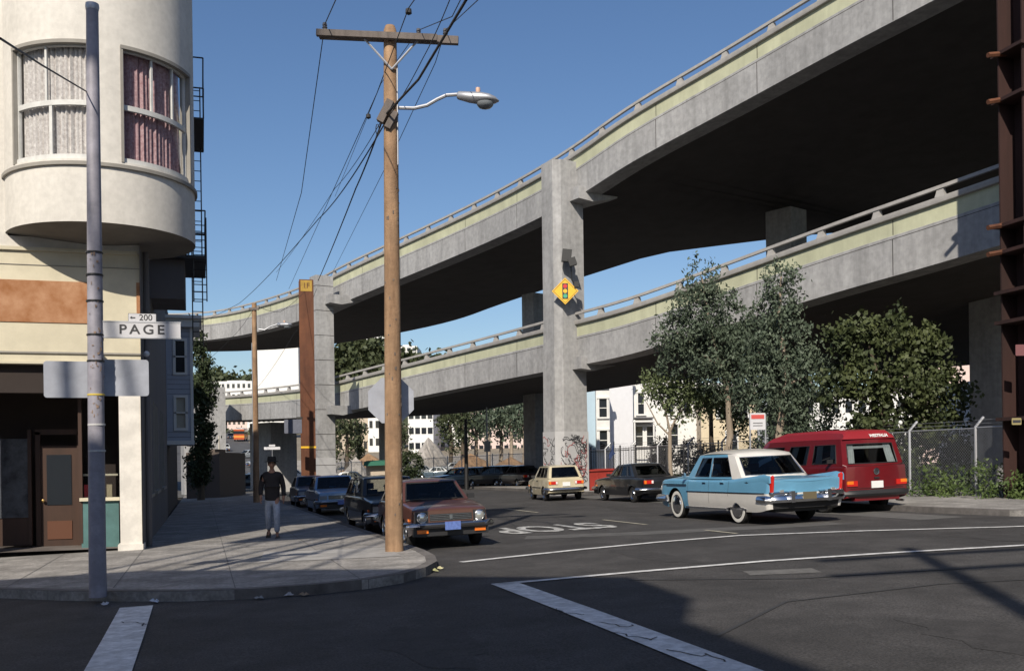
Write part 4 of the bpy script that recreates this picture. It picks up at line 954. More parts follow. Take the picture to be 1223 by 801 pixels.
# ================================================================== VEHICLES
def interp(keys, x):
    if x <= keys[0][0]: return keys[0][1]
    for (a, p), (b, q) in zip(keys, keys[1:]):
        if x <= b:
            t = (x-a)/(b-a); t = t*t*(3-2*t)*.5+t*.5; return p+(q-p)*t
    return keys[-1][1]
def paintmat(name, col, rough=.28, dirty=.12):
    return mat(name, col, rough, spec=.5, coat=.55, var=.04, scale=1.5, grime=dirty, gscale=2.5)
def make_car(name, label, group, S):
    """local +x is forward, z up, origin on the ground under the middle"""
    L, W = S['L'], S['W']; hl = L/2; xf, xr = S['xf'], S['xr']; wr = S['r']; ra = S.get('ra', wr+.05); sill = S.get('sill', .24)
    body, cloth = S['paint'], S.get('cloth', intr)
    root = empty(name, Matrix(), label, S.get('cat', 'car'), group)
    belt = S['top']            # keys of shoulder height along x (from rear to front)
    xA, xB, xC, xD = S['gh']   # windshield base, roof front, roof rear, rear window base
    zr = S['zr']; wb, wrf = S['wb'], S['wr']
    crown = S.get('crown', [(-hl, .03), (hl, .03)])
    rho = S.get('rho', .07); pr = S.get('pr', .30); endk = S.get('taper', .06)
    rf, rb = S.get('rakef', .0), S.get('rakeb', .0)
    xs = set([-hl, hl]); k = int(L/.09)
    for i in range(k+1): xs.add(round(-hl+L*i/k, 4))
    for q in (.0, .015, .05, .1, .18, .28): xs.add(-hl+q); xs.add(hl-q)
    for xw in (xf, xr):
        for i in range(-8, 9): xs.add(xw+ra*math.sin(i/8*math.pi/2))
        xs.add(xw-ra-.004); xs.add(xw+ra+.004)
    for q in (xA, xD): xs.add(q)
    for q in S.get('xs', ()): xs.add(q)
    xs = sorted(xs)
    def hw(x):
        e = 0
        for xe in (-hl, hl):
            d = abs(x-xe); p_ = pr*S.get('prb', 1) if xe < 0 else pr
            if d < p_: e = max(e, 1-math.sqrt(max(0, 1-(1-d/p_)**2)))
        return W/2*(1-endk*(2*abs(x)/L)**2.5) - S.get('prw', .12)*e
    def prof(z, x):
        zt = interp(belt, x); t = (z-sill)/max(.01, zt-sill)
        if 'prof' in S: return S['prof'](t, x, z)
        return 1 - .045*max(0, t-.45)**1.5*2 - .05*max(0, .35-t)**1.5*2 - (.008 if t > .58 else 0)
    def xo(x, z):
        if x > hl-.5: return x - rf*abs(z-S.get('znose', .5))*(x-hl+.5)/.5
        if x < -hl+.5: return x + rb*(z-S.get('ztail', .5))*(-hl+.5-x)/.5
        return x
    def section(x):
        zt = interp(belt, x); zb = sill+S.get('kick', .1)*(max(0, (abs(x)-hl+.6)/.6))**2
        for xw, raa in ((xf, ra), (xr, S.get('rar', ra))):
            if abs(x-xw) < raa: zb = max(zb, min(zt-.12, (wr-.02)+math.sqrt(max(0, raa*raa-(x-xw)**2))*(S.get('archr', 1) if xw == xr else 1)))
        w_ = hw(x); pts = []
        nz = 9
        zl_ = max(S['zline'], zb+.02) if 'zline' in S else None
        for i in range(nz+1):
            z = zb+(zt-rho-zb)*i/nz
            if zl_: z = zb+(zl_-zb)*i/5 if i <= 5 else zl_+(zt-rho-zl_)*(i-5)/4
            pts.append((xo(x, z), w_*prof(z, x), z))
        wt = w_*prof(zt-rho, x)
        for a in (25, 50, 75): z = zt-rho+rho*math.sin(R_(a)); pts.append((xo(x, z), wt-rho+rho*math.cos(R_(a)), z))
        c = interp(crown, x); zz = zt
        for y in (.93, .7, .4, .15): yy = (wt-rho)*y; pts.append((xo(x, zz), yy, zt+c*(1-(yy/(wt-rho))**2)))
        full = pts+[(px_, -py_, pz_) for px_, py_, pz_ in pts[::-1]]
        return full
    rows = [section(x) for x in xs]; n = len(rows[0])
    mfun = S.get('mfun')
    def m_(i, j):
        x = (xs[i]+xs[i+1])/2; jj = min(j, n-2-j)
        if jj >= 13 and xD+.06 < x < xA-.06: return cloth
        if mfun:
            q = rows[i][j]; r = mfun(x, q[2], jj)
            if r: return r
        return body
    mb = MB(); mb.grid(rows, m_)
    for row, e in ((rows[0], -1), (rows[-1], 1)):
        for j in range(n//2-1):
            a, b, c_, d = row[j], row[j+1], row[n-2-j], row[n-1-j]
            mm = body
            if mfun: mm = mfun(row[j][0], row[j][2], j) or body
            if 'pan' in S and (a[2]+c_[2])/2 < S['pan']: mm = trimblk
            mb.quad([a, b, c_, d], mm)
    # greenhouse shell with openings
    zA, zD = interp(belt, xA)+.01, interp(belt, xD)+.01; zS = S.get('zside', min(zA, zD))
    bf, bb_, bs = S.get('bowf', .10), S.get('bowb', .06), S.get('bows', .03)
    roofm_ = S.get('roofm', body); shell = S.get('shell', body)
    fr = bil((xA, -wb, zA), (xA, wb, zA), (xB, -wrf, zr), (xB, wrf, zr), bow=Vector((bf, 0, 0)))
    re = bil((xD, -wb, zD), (xD, wb, zD), (xC, -wrf, zr), (xC, wrf, zr), bow=Vector((-bb_, 0, 0)))
    sl_ = bil((xD, wb, zD), (xA, wb, zA), (xC, wrf, zr), (xB, wrf, zr), bow=Vector((0, bs, 0)))
    sr_ = lambda u, v: Vector((sl_(u, v).x, -sl_(u, v).y, sl_(u, v).z))
    hf, hb, hs = S.get('hf', (.06, .94, .05, .93)), S.get('hb', (.09, .91, .08, .9)), S['sides']
    patch(mb, fr, shell, [hf], us=sub(10)); 
    if hb: patch(mb, re, S.get('mrear', shell), [hb], us=sub(10))
    else: patch(mb, re, shell, [], us=sub(10))
    for f in (sl_, sr_): patch(mb, f, S.get('mside', shell), hs, us=sub(12), vs=[.5])
    # roof, crowned
    nr = 10; rrows = []
    for i in range(nr+1):
        u = i/nr; row = []
        for j in range(11):
            v = j/10*2-1; xx = lerp(xC, xB, u)
            ex = bf*(1-v*v)*max(0, (u-.5)*2)**2 - bb_*(1-v*v)*max(0, (.5-u)*2)**2
            cz = S.get('rc', .05)*(1-v*v)**.6 * (1-(2*u-1)**4) + S.get('rc', .05)*.25*(1-(2*u-1)**2)
            edge = bs*(1-(2*u-1)**2)*0
            row.append((xx+ex, v*(wrf+bs*(1-(2*u-1)**2)), zr+cz))
        rrows.append(row)
    mb.grid(rrows, roofm_)
    bo = mb.build('body', root, smooth=True, ang=38)
    # panes
    def pane(nm, fn, h, off):
        mb = MB(); us_ = [lerp(h[0], h[1], i/6) for i in range(7)]; vs_ = [lerp(h[2], h[3], i/2) for i in range(3)]
        mb.grid([[fn(a, b)+off for a in us_] for b in vs_], carglass); o = mb.build(nm, root, smooth=True, ang=60); return o
    e_ = .008
    def rim(fn, h, mm, off, wdt=.014):
        mb = MB(); ps = []
        for k_ in range(7): ps.append(fn(lerp(h[0], h[1], k_/6), h[2]))
        for k_ in range(1, 4): ps.append(fn(h[1], lerp(h[2], h[3], k_/3)))
        for k_ in range(1, 7): ps.append(fn(lerp(h[1], h[0], k_/6), h[3]))
        for k_ in range(1, 4): ps.append(fn(h[0], lerp(h[3], h[2], k_/3)))
        mb.tube([p+off for p in ps], wdt, mm, 5, False); return mb
    rimm = S.get('rim', trimblk)
    ws = pane('windshield', fr, hf, Vector((-e_, 0, 0))); rim(fr, hf, rimm, Vector((0, 0, 0))).build('seal', ws, smooth=True)
    if hb:
        rw = pane('rear_window', re, hb, Vector((e_, 0, 0))); rim(re, hb, rimm, Vector((0, 0, 0))).build('seal', rw, smooth=True)
    for f, sg in ((sl_, 1), (sr_, -1)):
        for h in hs:
            o = pane('side_window', f, h, Vector((0, -sg*e_, 0))); rim(f, h, rimm, Vector((0, 0, 0)), .010).build('seal', o, smooth=True)
    # chassis floor and wheel housings
    mb = MB(); mb.box((0, 0, (sill+.62)/2), (L-.35, W-.62, .62-sill), trimblk)
    mb.box(((xf+xr)/2, 0, sill+.09), (xf-xr-2*ra-.02, W-.14, .16), trimblk)
    zc = min(interp(belt, xf), interp(belt, xr))-.2
    mb.box((0, 0, (zc+.55)/2), (L-.5, W-.46, zc-.5), trimblk); mb.build('chassis', root)
    # seats
    if S.get('seats', True):
        zseat = interp(belt, 0)
        for xq, hgt in ((lerp(xD, xA, .60), .20), (lerp(xD, xA, .28), .12)):
            for y in (-.36, .36):
                mb = MB(); mb.grid([[(xq+a*.5-.5*.0+zz*-.18, y+b, zseat-.15+zz) for a, b in ((-.1, -.22), (.1, -.22), (.1, .22), (-.1, .22))] for zz in (0, .1+hgt)], cloth, close=True)
                mb.box((xq-.03, y, zseat+hgt+.05), (.09, .24, .16), cloth); mb.build('seat', root)
        mb = MB(); M = T(lerp(xB, xA, .45)-.12, .36, zseat+.06) @ Ry(R_(62)); rr = .18
        mb.tube([M @ Vector((rr*math.cos(a*math.pi/8), rr*math.sin(a*math.pi/8), 0)) for a in range(17)], .014, trimblk, 5, False); mb.build('steering_wheel', root, smooth=True)
    # wheels
    for xw in (xf, xr):
        for sg in (1, -1):
            yc = sg*(hw(xw)-S.get('inset', .115)); M = T(xw, yc, wr); tw = S.get('tw', .17)
            mb = MB(); mb.lathe([(wr*.62, -tw/2), (wr*.9, -tw/2), (wr, -tw*.32), (wr, tw*.32), (wr*.9, tw/2), (wr*.62, tw/2)], rubber, 26, M, 'y')
            ty = mb.build('wheel', root, smooth=True, ang=30)
            mb = MB(); s2 = 1 if sg > 0 else -1
            if S.get('whitewall'): 
                mb.lathe([(wr*.93, s2*(tw/2+.0)), (wr*.90, s2*(tw/2+.006)), (wr*.70, s2*(tw/2+.006))], mat('whitewall', (.62, .61, .58), .7), 26, M, 'y')
            prof_ = S.get('hub', [(.62, .0), (.60, .012), (.50, -.02), (.30, .0), (.18, .015), (0, .02)])
            mb.lathe([(wr*a, s2*(tw/2+b)) for a, b in prof_], S.get('hubm', dchrome), 26, M, 'y')
            if S.get('slots'):
                for q in range(8): a = q*math.pi/4; mb.box(Vector((xw+wr*.44*math.cos(a), yc+s2*(tw/2+.0), wr+wr*.44*math.sin(a))), (.05, .01, .05), trimblk, M=Ry(-a))
            mb.build('rim', ty, smooth=True, ang=30)
    # surface strips
    def strip(nm, x0, x1, z0, z1, off, mm, sides=(1, -1), par=root, n_=24, zf=None):
        out = []
        for sg in sides:
            mb = MB(); rows_ = []
            for i in range(n_+1):
                x = lerp(x0, x1, i/n_); a, b = (z0, z1) if zf is None else zf(x)
                def P_(z, o): return (xo(x, z), sg*(hw(x)*prof(z, x)+o), z)
                rows_.append([P_(a, 0), P_(a, off), P_(b, off), P_(b, 0)])
            mb.grid(rows_, mm); mb.quad(rows_[0], mm); mb.quad(rows_[-1], mm); out.append(mb.build(nm, par))
        return out
    def seam(xk, z0, z1, lean_=0):
        for sg in (1, -1):
            mb = MB(); rows_ = []
            for i in range(9):
                z = lerp(z0, z1, i/8); x = xk+lean_*(z-z0); y = sg*(hw(x)*prof(z, x)+.0025); rows_.append([(x-.005, y, z), (x+.005, y, z)])
            mb.grid(rows_, trimblk); mb.build('door_seam', bo)
    for q in S.get('seams', ()): seam(*q)
    S['_'] = dict(hw=hw, prof=prof, xo=xo, root=root, strip=strip, hl=hl, fr=fr, re=re, sl=sl_, belt=belt, body=bo, section=section)
    return root, S['_']
def boxpart(nm, par, specs, smooth=False):
    mb = MB()
    for c, d, m in specs: mb.box(c, d, m)
    return mb.build(nm, par, smooth=smooth)
def bumper(nm, root, x, W_, z, h, d, m, wrap=.25, sg=1, endm=None, n=14):
    """curved bar: wraps round the corners"""
    pth = []
    for i in range(n+1):
        t = i/n*2-1; pth.append(Vector((x-sg*.10*abs(t)**6, t*W_/2, z)))
    pth = [Vector((x-sg*(wrap+.1), -W_/2-.0, z))]+pth+[Vector((x-sg*(wrap+.1), W_/2+.0, z))]
    rows = []
    for i, p in enumerate(pth):
        t = (pth[min(i+1, len(pth)-1)]-pth[max(i-1, 0)]).normalized(); o = Vector((t.y, -t.x, 0))*sg
        if o.x*sg < -.1: o = -o
        rows.append([p+o*a+Vector((0, 0, b)) for a, b in ((0, -h/2), (d*.8, -h/2*.95), (d*1.15, -h*.12), (d*.95, h*.25), (d*.5, h*.48), (0, h/2))])
    mb = MB(); mb.grid(rows, m, close=True); mb.quad(rows[0], m); mb.quad(rows[-1], m)
    return mb.build(nm, root, smooth=True, ang=40)
def disc(nm, par, c, r, m, ax=1, depth=.02, prof=None, n=20):
    mb = MB(); M = T(*c) @ Ry(ax*math.pi/2)
    mb.lathe(prof or [(r, 0), (r, depth*.5), (r*.8, depth), (0, depth*1.15)], m, n, M); return mb.build(nm, par, smooth=True, ang=30)

def hatch80(name, label, group, paint, L=3.98, W=1.62, H=1.36, hood=.86, belt=.90, rear='hatch', detail=True, front_lights='round', platec=plate_b, wheelm=dchrome, doors=4, r=.285, low=False):
    hl = L/2; k = L/3.98
    if rear == 'hatch': gh = (.70*k, .18*k, -1.35*k, -1.78*k); top = [(-hl, .80), (-hl+.12, .88), (-1.6*k, belt), (.6*k, belt), (.95*k, hood+.03), (1.5*k, hood-.02), (hl-.08, hood-.07), (hl, hood-.11)]
    elif rear == 'wagon': gh = (.78*k, .30*k, -1.55*k, -1.86*k); top = [(-hl, .80), (-hl+.1, .88), (-1.6*k, belt), (.6*k, belt), (.95*k, hood+.03), (1.5*k, hood-.02), (hl-.08, hood-.07), (hl, hood-.11)]
    else: gh = (.72*k, .22*k, -.80*k, -1.28*k); top = [(-hl, .78), (-hl+.06, .86), (-1.3*k, belt-.01), (.6*k, belt), (.95*k, hood+.03), (1.5*k, hood-.02), (hl-.08, hood-.07), (hl, hood-.11)]
    us = {4: [(.10, .30), (.33, .55), (.585, .86)], 2: [(.12, .46), (.50, .86)], 3: [(.08, .34), (.37, .60), (.63, .87)]}[doors]
    if rear == 'sedan': us = {4: [(.30, .52), (.555, .85)], 2: [(.12, .40), (.45, .86)], 3: [(.30, .52), (.555, .85)]}[doors] if doors != 4 else [(.10, .22), (.26, .53), (.56, .86)]
    S = dict(L=L, W=W, xf=hl-.78*k, xr=-hl+.80*k, r=r, paint=paint, top=top, gh=gh, zr=H-.05, wb=W/2-.10, wr=W/2-.24, sides=[(a, b, .10, .90) for a, b in us], seams=[(.42*k, .32, belt-.05), (-.28*k, .32, belt-.05), (-1.0*k, .62, belt-.05)], slots=False, hubm=wheelm, rakef=.04, pr=.14, prw=.035, rc=.045)
    root, F = make_car(name, label, group, S)
    F['strip']('side_trim', -hl+.3, S['xr']-S['r']-.07, .52, .55, .012, trimblk); F['strip']('side_trim', S['xr']+S['r']+.07, S['xf']-S['r']-.07, .52, .55, .012, trimblk)
    xe = hl
    # nose
    boxpart('grille', root, [((xe-.005, 0, hood-.235), (.03, W*.52, .13), trimblk)]+[((xe+.012, 0, hood-.285+.033*i), (.012, W*.51, .008), dchrome) for i in range(4)]+[((xe+.018, 0, hood-.235), (.014, .06, .08), dchrome)])
    for sg in (1, -1):
        y = sg*(W/2-.235)
        if front_lights == 'round':
            h = disc('headlight', root, (xe-.005, y, hood-.235), .098, chrome, 1, .04, prof=[(.108, 0), (.108, .035), (.094, .045), (.088, .02), (.05, .03), (0, .036)])
            disc('lens', h, (xe+.022, y, hood-.235), .088, lampl, 1, .02)
            boxpart('surround', h, [((xe-.012, y, hood-.235), (.03, .25, .225), trimblk)])
        else: boxpart('headlight', root, [((xe-.01, y, hood-.235), (.04, .26, .13), lampl)])
        boxpart('turn_signal', root, [((xe+.02, y, .36), (.04, .22, .07), ambl)])
        boxpart('side_marker', root, [((xe-.32, sg*(F['hw'](xe-.32)+.002), .58), (.12, .02, .05), ambl)])
        boxpart('mirror', root, [((gh[0]-.16, sg*(W/2-.01), belt+.07), (.07, .15, .10), trimblk)])
        boxpart('door_handle', root, [((-.12*k, sg*(F['hw'](0)*.985), belt-.10), (.16, .03, .025), trimblk)])
        boxpart('tail_light', root, [((-hl-.0, sg*(W/2-.26), .72), (.05, .36, .12), redl), ((-hl-.004, sg*(W/2-.13), .72), (.05, .08, .12), ambl), ((-hl-.005, sg*(W/2-.40), .72), (.05, .07, .10), plate_w)])
    bumper('front_bumper', root, xe+.02, W-.04, .475, .12, .09, dchrome, .34, 1); boxpart('bumper_strip', root, [((xe+.135, 0, .475), (.012, W*.8, .035), trimblk)])
    bumper('rear_bumper', root, -xe-.02, W-.04, .475, .12, .09, dchrome, .34, -1)
    boxpart('front_valance', root, [((xe-.07, 0, .34), (.16, W-.12, .14), trimblk)])
    boxpart('license_plate', root, [((xe+.15, 0, .46), (.012, .31, .16), platec)]); boxpart('license_plate', root, [((-xe-.15 if rear == 'sedan' else -xe-.02, 0, .50 if rear == 'sedan' else .66), (.02, .31, .16), plate_w)])
    for sg in (1, -1): boxpart('wiper', root, [((lerp(gh[1], gh[0], .93)+.09, sg*.3-.1, lerp(H, belt, .90)), (.02, .5, .015), trimblk)])
    return root
def place(root, X, Y, head, lift=0, lean=True, label=None):
    root.matrix_world = gmat(X, Y, head, lift, lean)
    if label: root['label'] = label
    return root
FWD, BACK = math.pi/2, -math.pi/2       # heading away from / toward the camera
KERBG = 'cars parked along the left kerb'
brownp = paintmat('brown_car_paint', (.092, .038, .027)); darkp = paintmat('dark_brown_car_paint', (.045, .03, .03)); blackp = paintmat('black_car_paint', (.014, .015, .018))
bluep = paintmat('pale_blue_car_paint', (.20, .36, .60)); navyp = paintmat('navy_car_paint', (.03, .05, .11)); creamp = paintmat('cream_car_paint', (.52, .46, .32))
whitep = paintmat('white_car_paint', (.6, .6, .58)); silverp = paintmat('silver_car_paint', (.35, .37, .38)); bgreyp = paintmat('blue_grey_car_paint', (.10, .15, .20))
c1 = hatch80('hatchback', 'brown hatchback with round headlights and blue plate parked beside the wooden pole', KERBG, brownp, L=4.0, W=1.62, H=1.36, doors=2)
place(c1, 4.64, 20.9, BACK)
c2 = hatch80('wagon_car', 'black wagon with a white window sticker parked right behind the brown hatchback', KERBG, blackp, L=4.9, W=1.70, H=1.42, doors=3, rear='wagon', front_lights='square')
place(c2, 4.72, 26.6, BACK)
boxpart('window_sticker', c2, [((-.10, -.735, 1.14), (.26, .012, .22), plate_w)])
c4 = hatch80('sedan', 'pale blue sedan in the row of cars at the left kerb', KERBG, bluep, L=4.6, W=1.75, H=1.42, doors=4, rear='sedan', front_lights='square', hood=.88)
place(c4, 4.75, 38.0, BACK)
c5 = hatch80('sedan', 'small navy sedan farthest along the left kerb', KERBG, navyp, L=4.2, W=1.65, H=1.40, doors=4, rear='sedan', front_lights='square')
place(c5, 4.8, 47.0, BACK)
c6 = hatch80('hatchback', 'boxy cream hatchback parked at the foot of the graffitied column', None, creamp, L=3.8, W=1.58, H=1.42, doors=4, rear='wagon', front_lights='square', platec=plate_w)
place(c6, 13.95, 38.8, R_(84))
c7 = hatch80('sedan', 'black sedan with a red tail light parked in front of the two tone car', None, blackp, L=4.4, W=1.66, H=1.38, doors=4, rear='sedan', front_lights='square')
place(c7, 15.35, 33.8, R_(91))

# ---------------- two-tone 1950s sedan
blue56 = paintmat('sky_blue_car_paint', (.125, .315, .48), dirty=.06); white56 = paintmat('cream_white_car_paint', (.62, .60, .57), dirty=.05)
def m56(x, z, jj):
    # white sweep low on the flanks: from the front door to the tail, rising to a band behind
    return white56 if jj < 5 and x < .98 else None
def p56(t, x, z):
    f = 1 - .10*max(0, .30-t)**1.3*2 - .05*max(0, t-.55)**1.4*2
    return f
S = dict(L=5.15, W=1.90, xf=1.62, xr=-1.30, r=.345, ra=.43, rar=.36, archr=.08, sill=.27, paint=blue56, mfun=m56, prof=p56,
    top=[(-2.575, .95), (-2.45, .99), (-1.9, .975), (-1.2, .96), (0, .955), (.8, .955), (1.3, .97), (1.9, .98), (2.35, .95), (2.5, .88), (2.575, .80)],
    crown=[(-2.575, -.05), (-2.3, -.01), (-1.8, .045), (-1.2, .05), (.8, .05), (1.3, .07), (2.2, .06), (2.575, .03)],
    gh=(1.12, .66, -.92, -1.44), zr=1.525, wb=.84, wr=.71, sides=[(.15, .505, .10, .88), (.545, .845, .10, .88)], hf=(.03, .97, .06, .92), hb=(.05, .95, .14, .86),
    bowf=.24, bowb=.30, bows=.05, rc=.09, roofm=white56, shell=blue56, mrear=white56, mside=lambda u, v: white56 if u < .15 else blue56, rim=dchrome, whitewall=True, pan=.60, zline=.672, hubm=chrome, tw=.19, inset=.14,
    hub=[(.62, .0), (.60, .02), (.42, .035), (.25, .05), (.1, .055), (0, .055)], seams=[(.93, .42, .94), (-.10, .42, .94), (-.98, .60, .94, -.1)], rho=.06, pr=.35, prw=.12, prb=.28, taper=.03, rakeb=-.16, ztail=.5, kick=.08)
PL, F = make_car('sedan', 'sky blue and white 1950s sedan with tail fins and whitewall tyres in the right lane', None, S)
zt56 = lambda x: (.735, .76)
F['strip']('side_molding', -2.45, .98, .672, .692, .014, chrome)
F['strip']('side_molding', 1.0, 2.35, .83, .85, .014, chrome)
F['strip']('side_molding', 1.02, 2.1, .79, .822, .008, mat('dark_trim_stripe', (.03, .06, .10), .4))
F['strip']('sill_molding', -.85, 1.1, .30, .325, .012, chrome)
F['strip']('skirt_edge', -1.72, -.88, .0, .0, .014, chrome, zf=lambda x: (lambda h: (h-.006, h+.014))(.325+math.sqrt(max(0, .36**2-(x+1.30)**2))*.08))
# fins: raised blades along the rear shoulders ending in tall tail lights
for sg in (1, -1):
    mb = MB(); rows = []
    for i in range(17):
        t = i/16; x = lerp(-.9, -2.64, t); h = .10*t**1.1; yb = sg*(F['hw'](max(x, -2.40))*.955-.02); zt_ = interp(S['top'], x)-.03; lean_ = sg*.02*t
        tk = .045
        rows.append([(x, yb-sg*tk*1.6, zt_), (x, yb-sg*tk*.5+lean_, zt_+h*.8+.02), (x, yb+lean_, zt_+h+.03), (x, yb+sg*tk*.5+lean_, zt_+h*.8+.01), (x, yb+sg*tk*.9, zt_-.03)])
    mb.grid(rows, blue56); mb.quad(rows[-1], blue56); mb.build('tail_fin', PL, smooth=True, ang=50)
    yb = sg*(F['hw'](-2.40)*.955-.02)
    yl = yb-sg*.035
    mb = MB(); mb.grid([[(F['xo'](-2.575, z)+.05-.09*math.sin(a*math.pi/6), yl+sg*.045*math.cos(a*math.pi/6), z) for a in range(7)] for z in (.70, .78, .86, .94, 1.02)]+[[(F['xo'](-2.575, 1.06), yl, 1.06)]*7], redl)
    mb.grid([[(F['xo'](-2.575, z)+.05-.10*math.sin(a*math.pi/6), yl+sg*.058*math.cos(a*math.pi/6), z) for a in range(7)] for z in (.655, .705)], chrome)
    mb.build('tail_light', PL, smooth=True)
    boxpart('door_handle', PL, [((.12, sg*.935, .89), (.15, .03, .022), chrome)]); boxpart('door_handle', PL, [((-.72, sg*.935, .89), (.15, .03, .022), chrome)])
    mb = MB(); mb.lathe([(.10, -.02), (.105, .03), (.08, .06), (0, .07)], chrome, 18, T(2.5, sg*.68, .76) @ Ry(math.pi/2)); mb.build('headlight', PL, smooth=True)
    boxpart('fender_badge', PL, [((-1.75, sg*(F['hw'](-1.75)*.965+.008), .90), (.16, .01, .018), chrome), ((-1.75, sg*(F['hw'](-1.75)*.965+.008), .90), (.03, .012, .05), chrome)])
    mb = MB(); mb.box((1.0, sg*.93, 1.02), (.04, .10, .02), chrome); mb.lathe([(0, -.03), (.055, -.02), (.06, .0), (0, .005)], chrome, 12, T(.98, sg*1.0, 1.07) @ Ry(-math.pi/2)); mb.build('mirror', PL, smooth=True)
bumper('rear_bumper', PL, -2.62, 1.76, .56, .16, .09, chrome, .32, -1)
mb = MB()
for sg in (1, -1):
    rows = []
    for i in range(12):
        t = i/11; y = sg*lerp(.28, .88, t); rows.append([(-2.60-.09*math.cos(a)*(1-.4*t), y, .655+.055*math.sin(a)+.02*math.sin(t*3.14)) for a in [k*math.pi/5-math.pi/2 for k in range(6)]])
    mb.grid(rows, chrome); mb.box((-2.74, sg*.44, .60), (.09, .09, .24), chrome); mb.build('bumper_guard', PL, smooth=True); mb = MB()
boxpart('chrome_tail_strip', PL, [((-2.565, 0, .755), (.03, 1.70, .025), chrome)])
boxpart('trunk_emblem', PL, [((-2.555, 0, .905), (.04, .34, .016), chrome), ((-2.565, 0, .905), (.04, .05, .06), chrome)])
boxpart('license_plate', PL, [((-2.72, 0, .61), (.015, .32, .15), mat('plate_dark', (.12, .10, .06), .5))])
boxpart('reverse_light', PL, [((-2.64, .62, .72), (.04, .08, .05), lampl), ((-2.64, -.62, .72), (.04, .08, .05), lampl)])
bumper('front_bumper', PL, 2.58, 1.86, .50, .17, .10, chrome, .5, 1)
boxpart('grille', PL, [((2.56, 0, .70), (.05, 1.2, .16), chrome)])
for y in (.4, -.35):          # bright rear seat top and driver's head shape
    pass
mb = MB(); mb.lathe([(0, .22), (.07, .20), (.105, .12), (.10, .03), (.06, -.03), (.06, -.10), (.20, -.16), (.24, -.34)], mat('driver_dark', (.05, .035, .03), .9), 14, T(.12, .36, 1.18)); 
dr = mb.build('person', smooth=True, M=Matrix()); tag(dr, 'driver sitting at the wheel of the sky blue sedan', 'person')
pm = gmat(12.62, 21.55, R_(90), 0) @ Matrix.Scale(1.04, 4); PL.matrix_world = pm; dr.matrix_world = pm

# ---------------- red camper van
redp = paintmat('red_van_paint', (.13, .008, .012), dirty=.10); redtop = mat('red_van_roof', (.24, .014, .02), .45)
def pvan(t, x, z): return 1-.03*max(0, t-.6)*2-.03*max(0, .25-t)*3
def mvan(x, z, jj): return None
SV = dict(L=4.55, W=1.85, xf=1.18, xr=-1.28, r=.32, ra=.39, sill=.30, paint=redp, prof=pvan, cat='van', cloth=intr,
    top=[(-2.275, 1.16), (1.6, 1.17), (2.0, 1.10), (2.275, .95)], crown=[(-3, .0), (3, .0)], gh=(2.05, 1.35, -2.0, -2.17), zr=1.84, wb=.885, wr=.79, zside=1.16,
    sides=[(.06, .30, .12, .80), (.36, .60, .12, .80), (.68, .93, .12, .80)], hf=(.06, .94, .08, .90), hb=(.09, .91, .08, .80), bowf=.12, bowb=.03, bows=.02, rc=.02, roofm=redp, pr=.22, prw=.05, prb=.6, taper=.01, rho=.02,
    seams=[(.95, .4, 1.12), (-.1, .4, 1.12), (-1.25, .85, 1.12)], rakef=.0, seats=False, hubm=dchrome, tw=.19)
VN, FV = make_car('camper_van', 'red camper van with white curtains parked beyond the two tone sedan', None, SV)
# pop-top roof
mb = MB(); rows = []
for x, hz, w_ in ((-2.06, 0, .79), (-2.02, .10, .76), (-1.9, .20, .70), (-1.2, .25, .68), (.6, .24, .67), (1.3, .12, .68), (1.45, 0, .72)):
    rows.append([(x, y*w_, 1.83+(hz if abs(y) < .95 else 0)*(1 if abs(y) < .9 else .75)) for y in (-1, -.94, -.85, 0, .85, .94, 1)])
mb.grid(rows, redtop); mb.build('pop_top', VN, smooth=True, ang=30)
text('roof_lettering', 'WESTFALIA', .105, T(-2.06, -.28, 1.90) @ Rz(-math.pi/2) @ Rx(math.pi/2-.3), plate_w, VN, bold=.004)
FV['strip']('side_trim', -2.2, 2.1, .98, .99, .008, trimblk)
bumper('rear_bumper', VN, -2.28, 1.80, .50, .16, .09, trimblk, .3, -1); bumper('front_bumper', VN, 2.28, 1.80, .50, .16, .09, trimblk, .3, 1)
boxpart('license_plate', VN, [((-2.30, 0, .70), (.02, .34, .17), plate_w)])
boxpart('tail_pan', VN, [((-2.20, 0, .36), (.16, 1.3, .10), redp)])
mb = MB(); mb.tube([(-2.2, -.62, .30), (-2.42, -.66, .28)], .03, dchrome, 8); mb.build('exhaust', VN)
for sg in (1, -1):
    boxpart('tail_light', VN, [((-2.285, sg*.72, .74), (.04, .30, .13), redl), ((-2.287, sg*.78, .765), (.04, .18, .08), ambl)])
    boxpart('hinge_strip', VN, [((-2.262, sg*.83, .96), (.02, .012, .36), trimblk)])
    boxpart('headlight', VN, [((2.25, sg*.62, .86), (.06, .2, .2), lampl)])
    boxpart('mirror', VN, [((1.75, sg*1.02, 1.35), (.08, .2, .14), trimblk)])
boxpart('hatch_seam', VN, [((-2.282, 0, .62), (.008, 1.55, .012), trimblk)])
mb = MB(); mb.lathe([(.075, 0), (.085, .008), (.065, .012), (.06, .004), (0, .004)], dchrome, 20, T(-2.285, 0, 1.02) @ Ry(-math.pi/2)); mb.box((-2.295, 0, 1.02), (.008, .015, .11), dchrome); mb.build('round_emblem', VN, smooth=True)
boxpart('hatch_handle', VN, [((-2.29, 0, .86), (.03, .14, .04), trimblk)])
boxpart('side_vent', VN, [((-1.75, .885, 1.30), (.02, .3, .1), trimblk)])
curt = mat('van_curtain', (.48, .50, .52), .9, var=.12, scale=8)
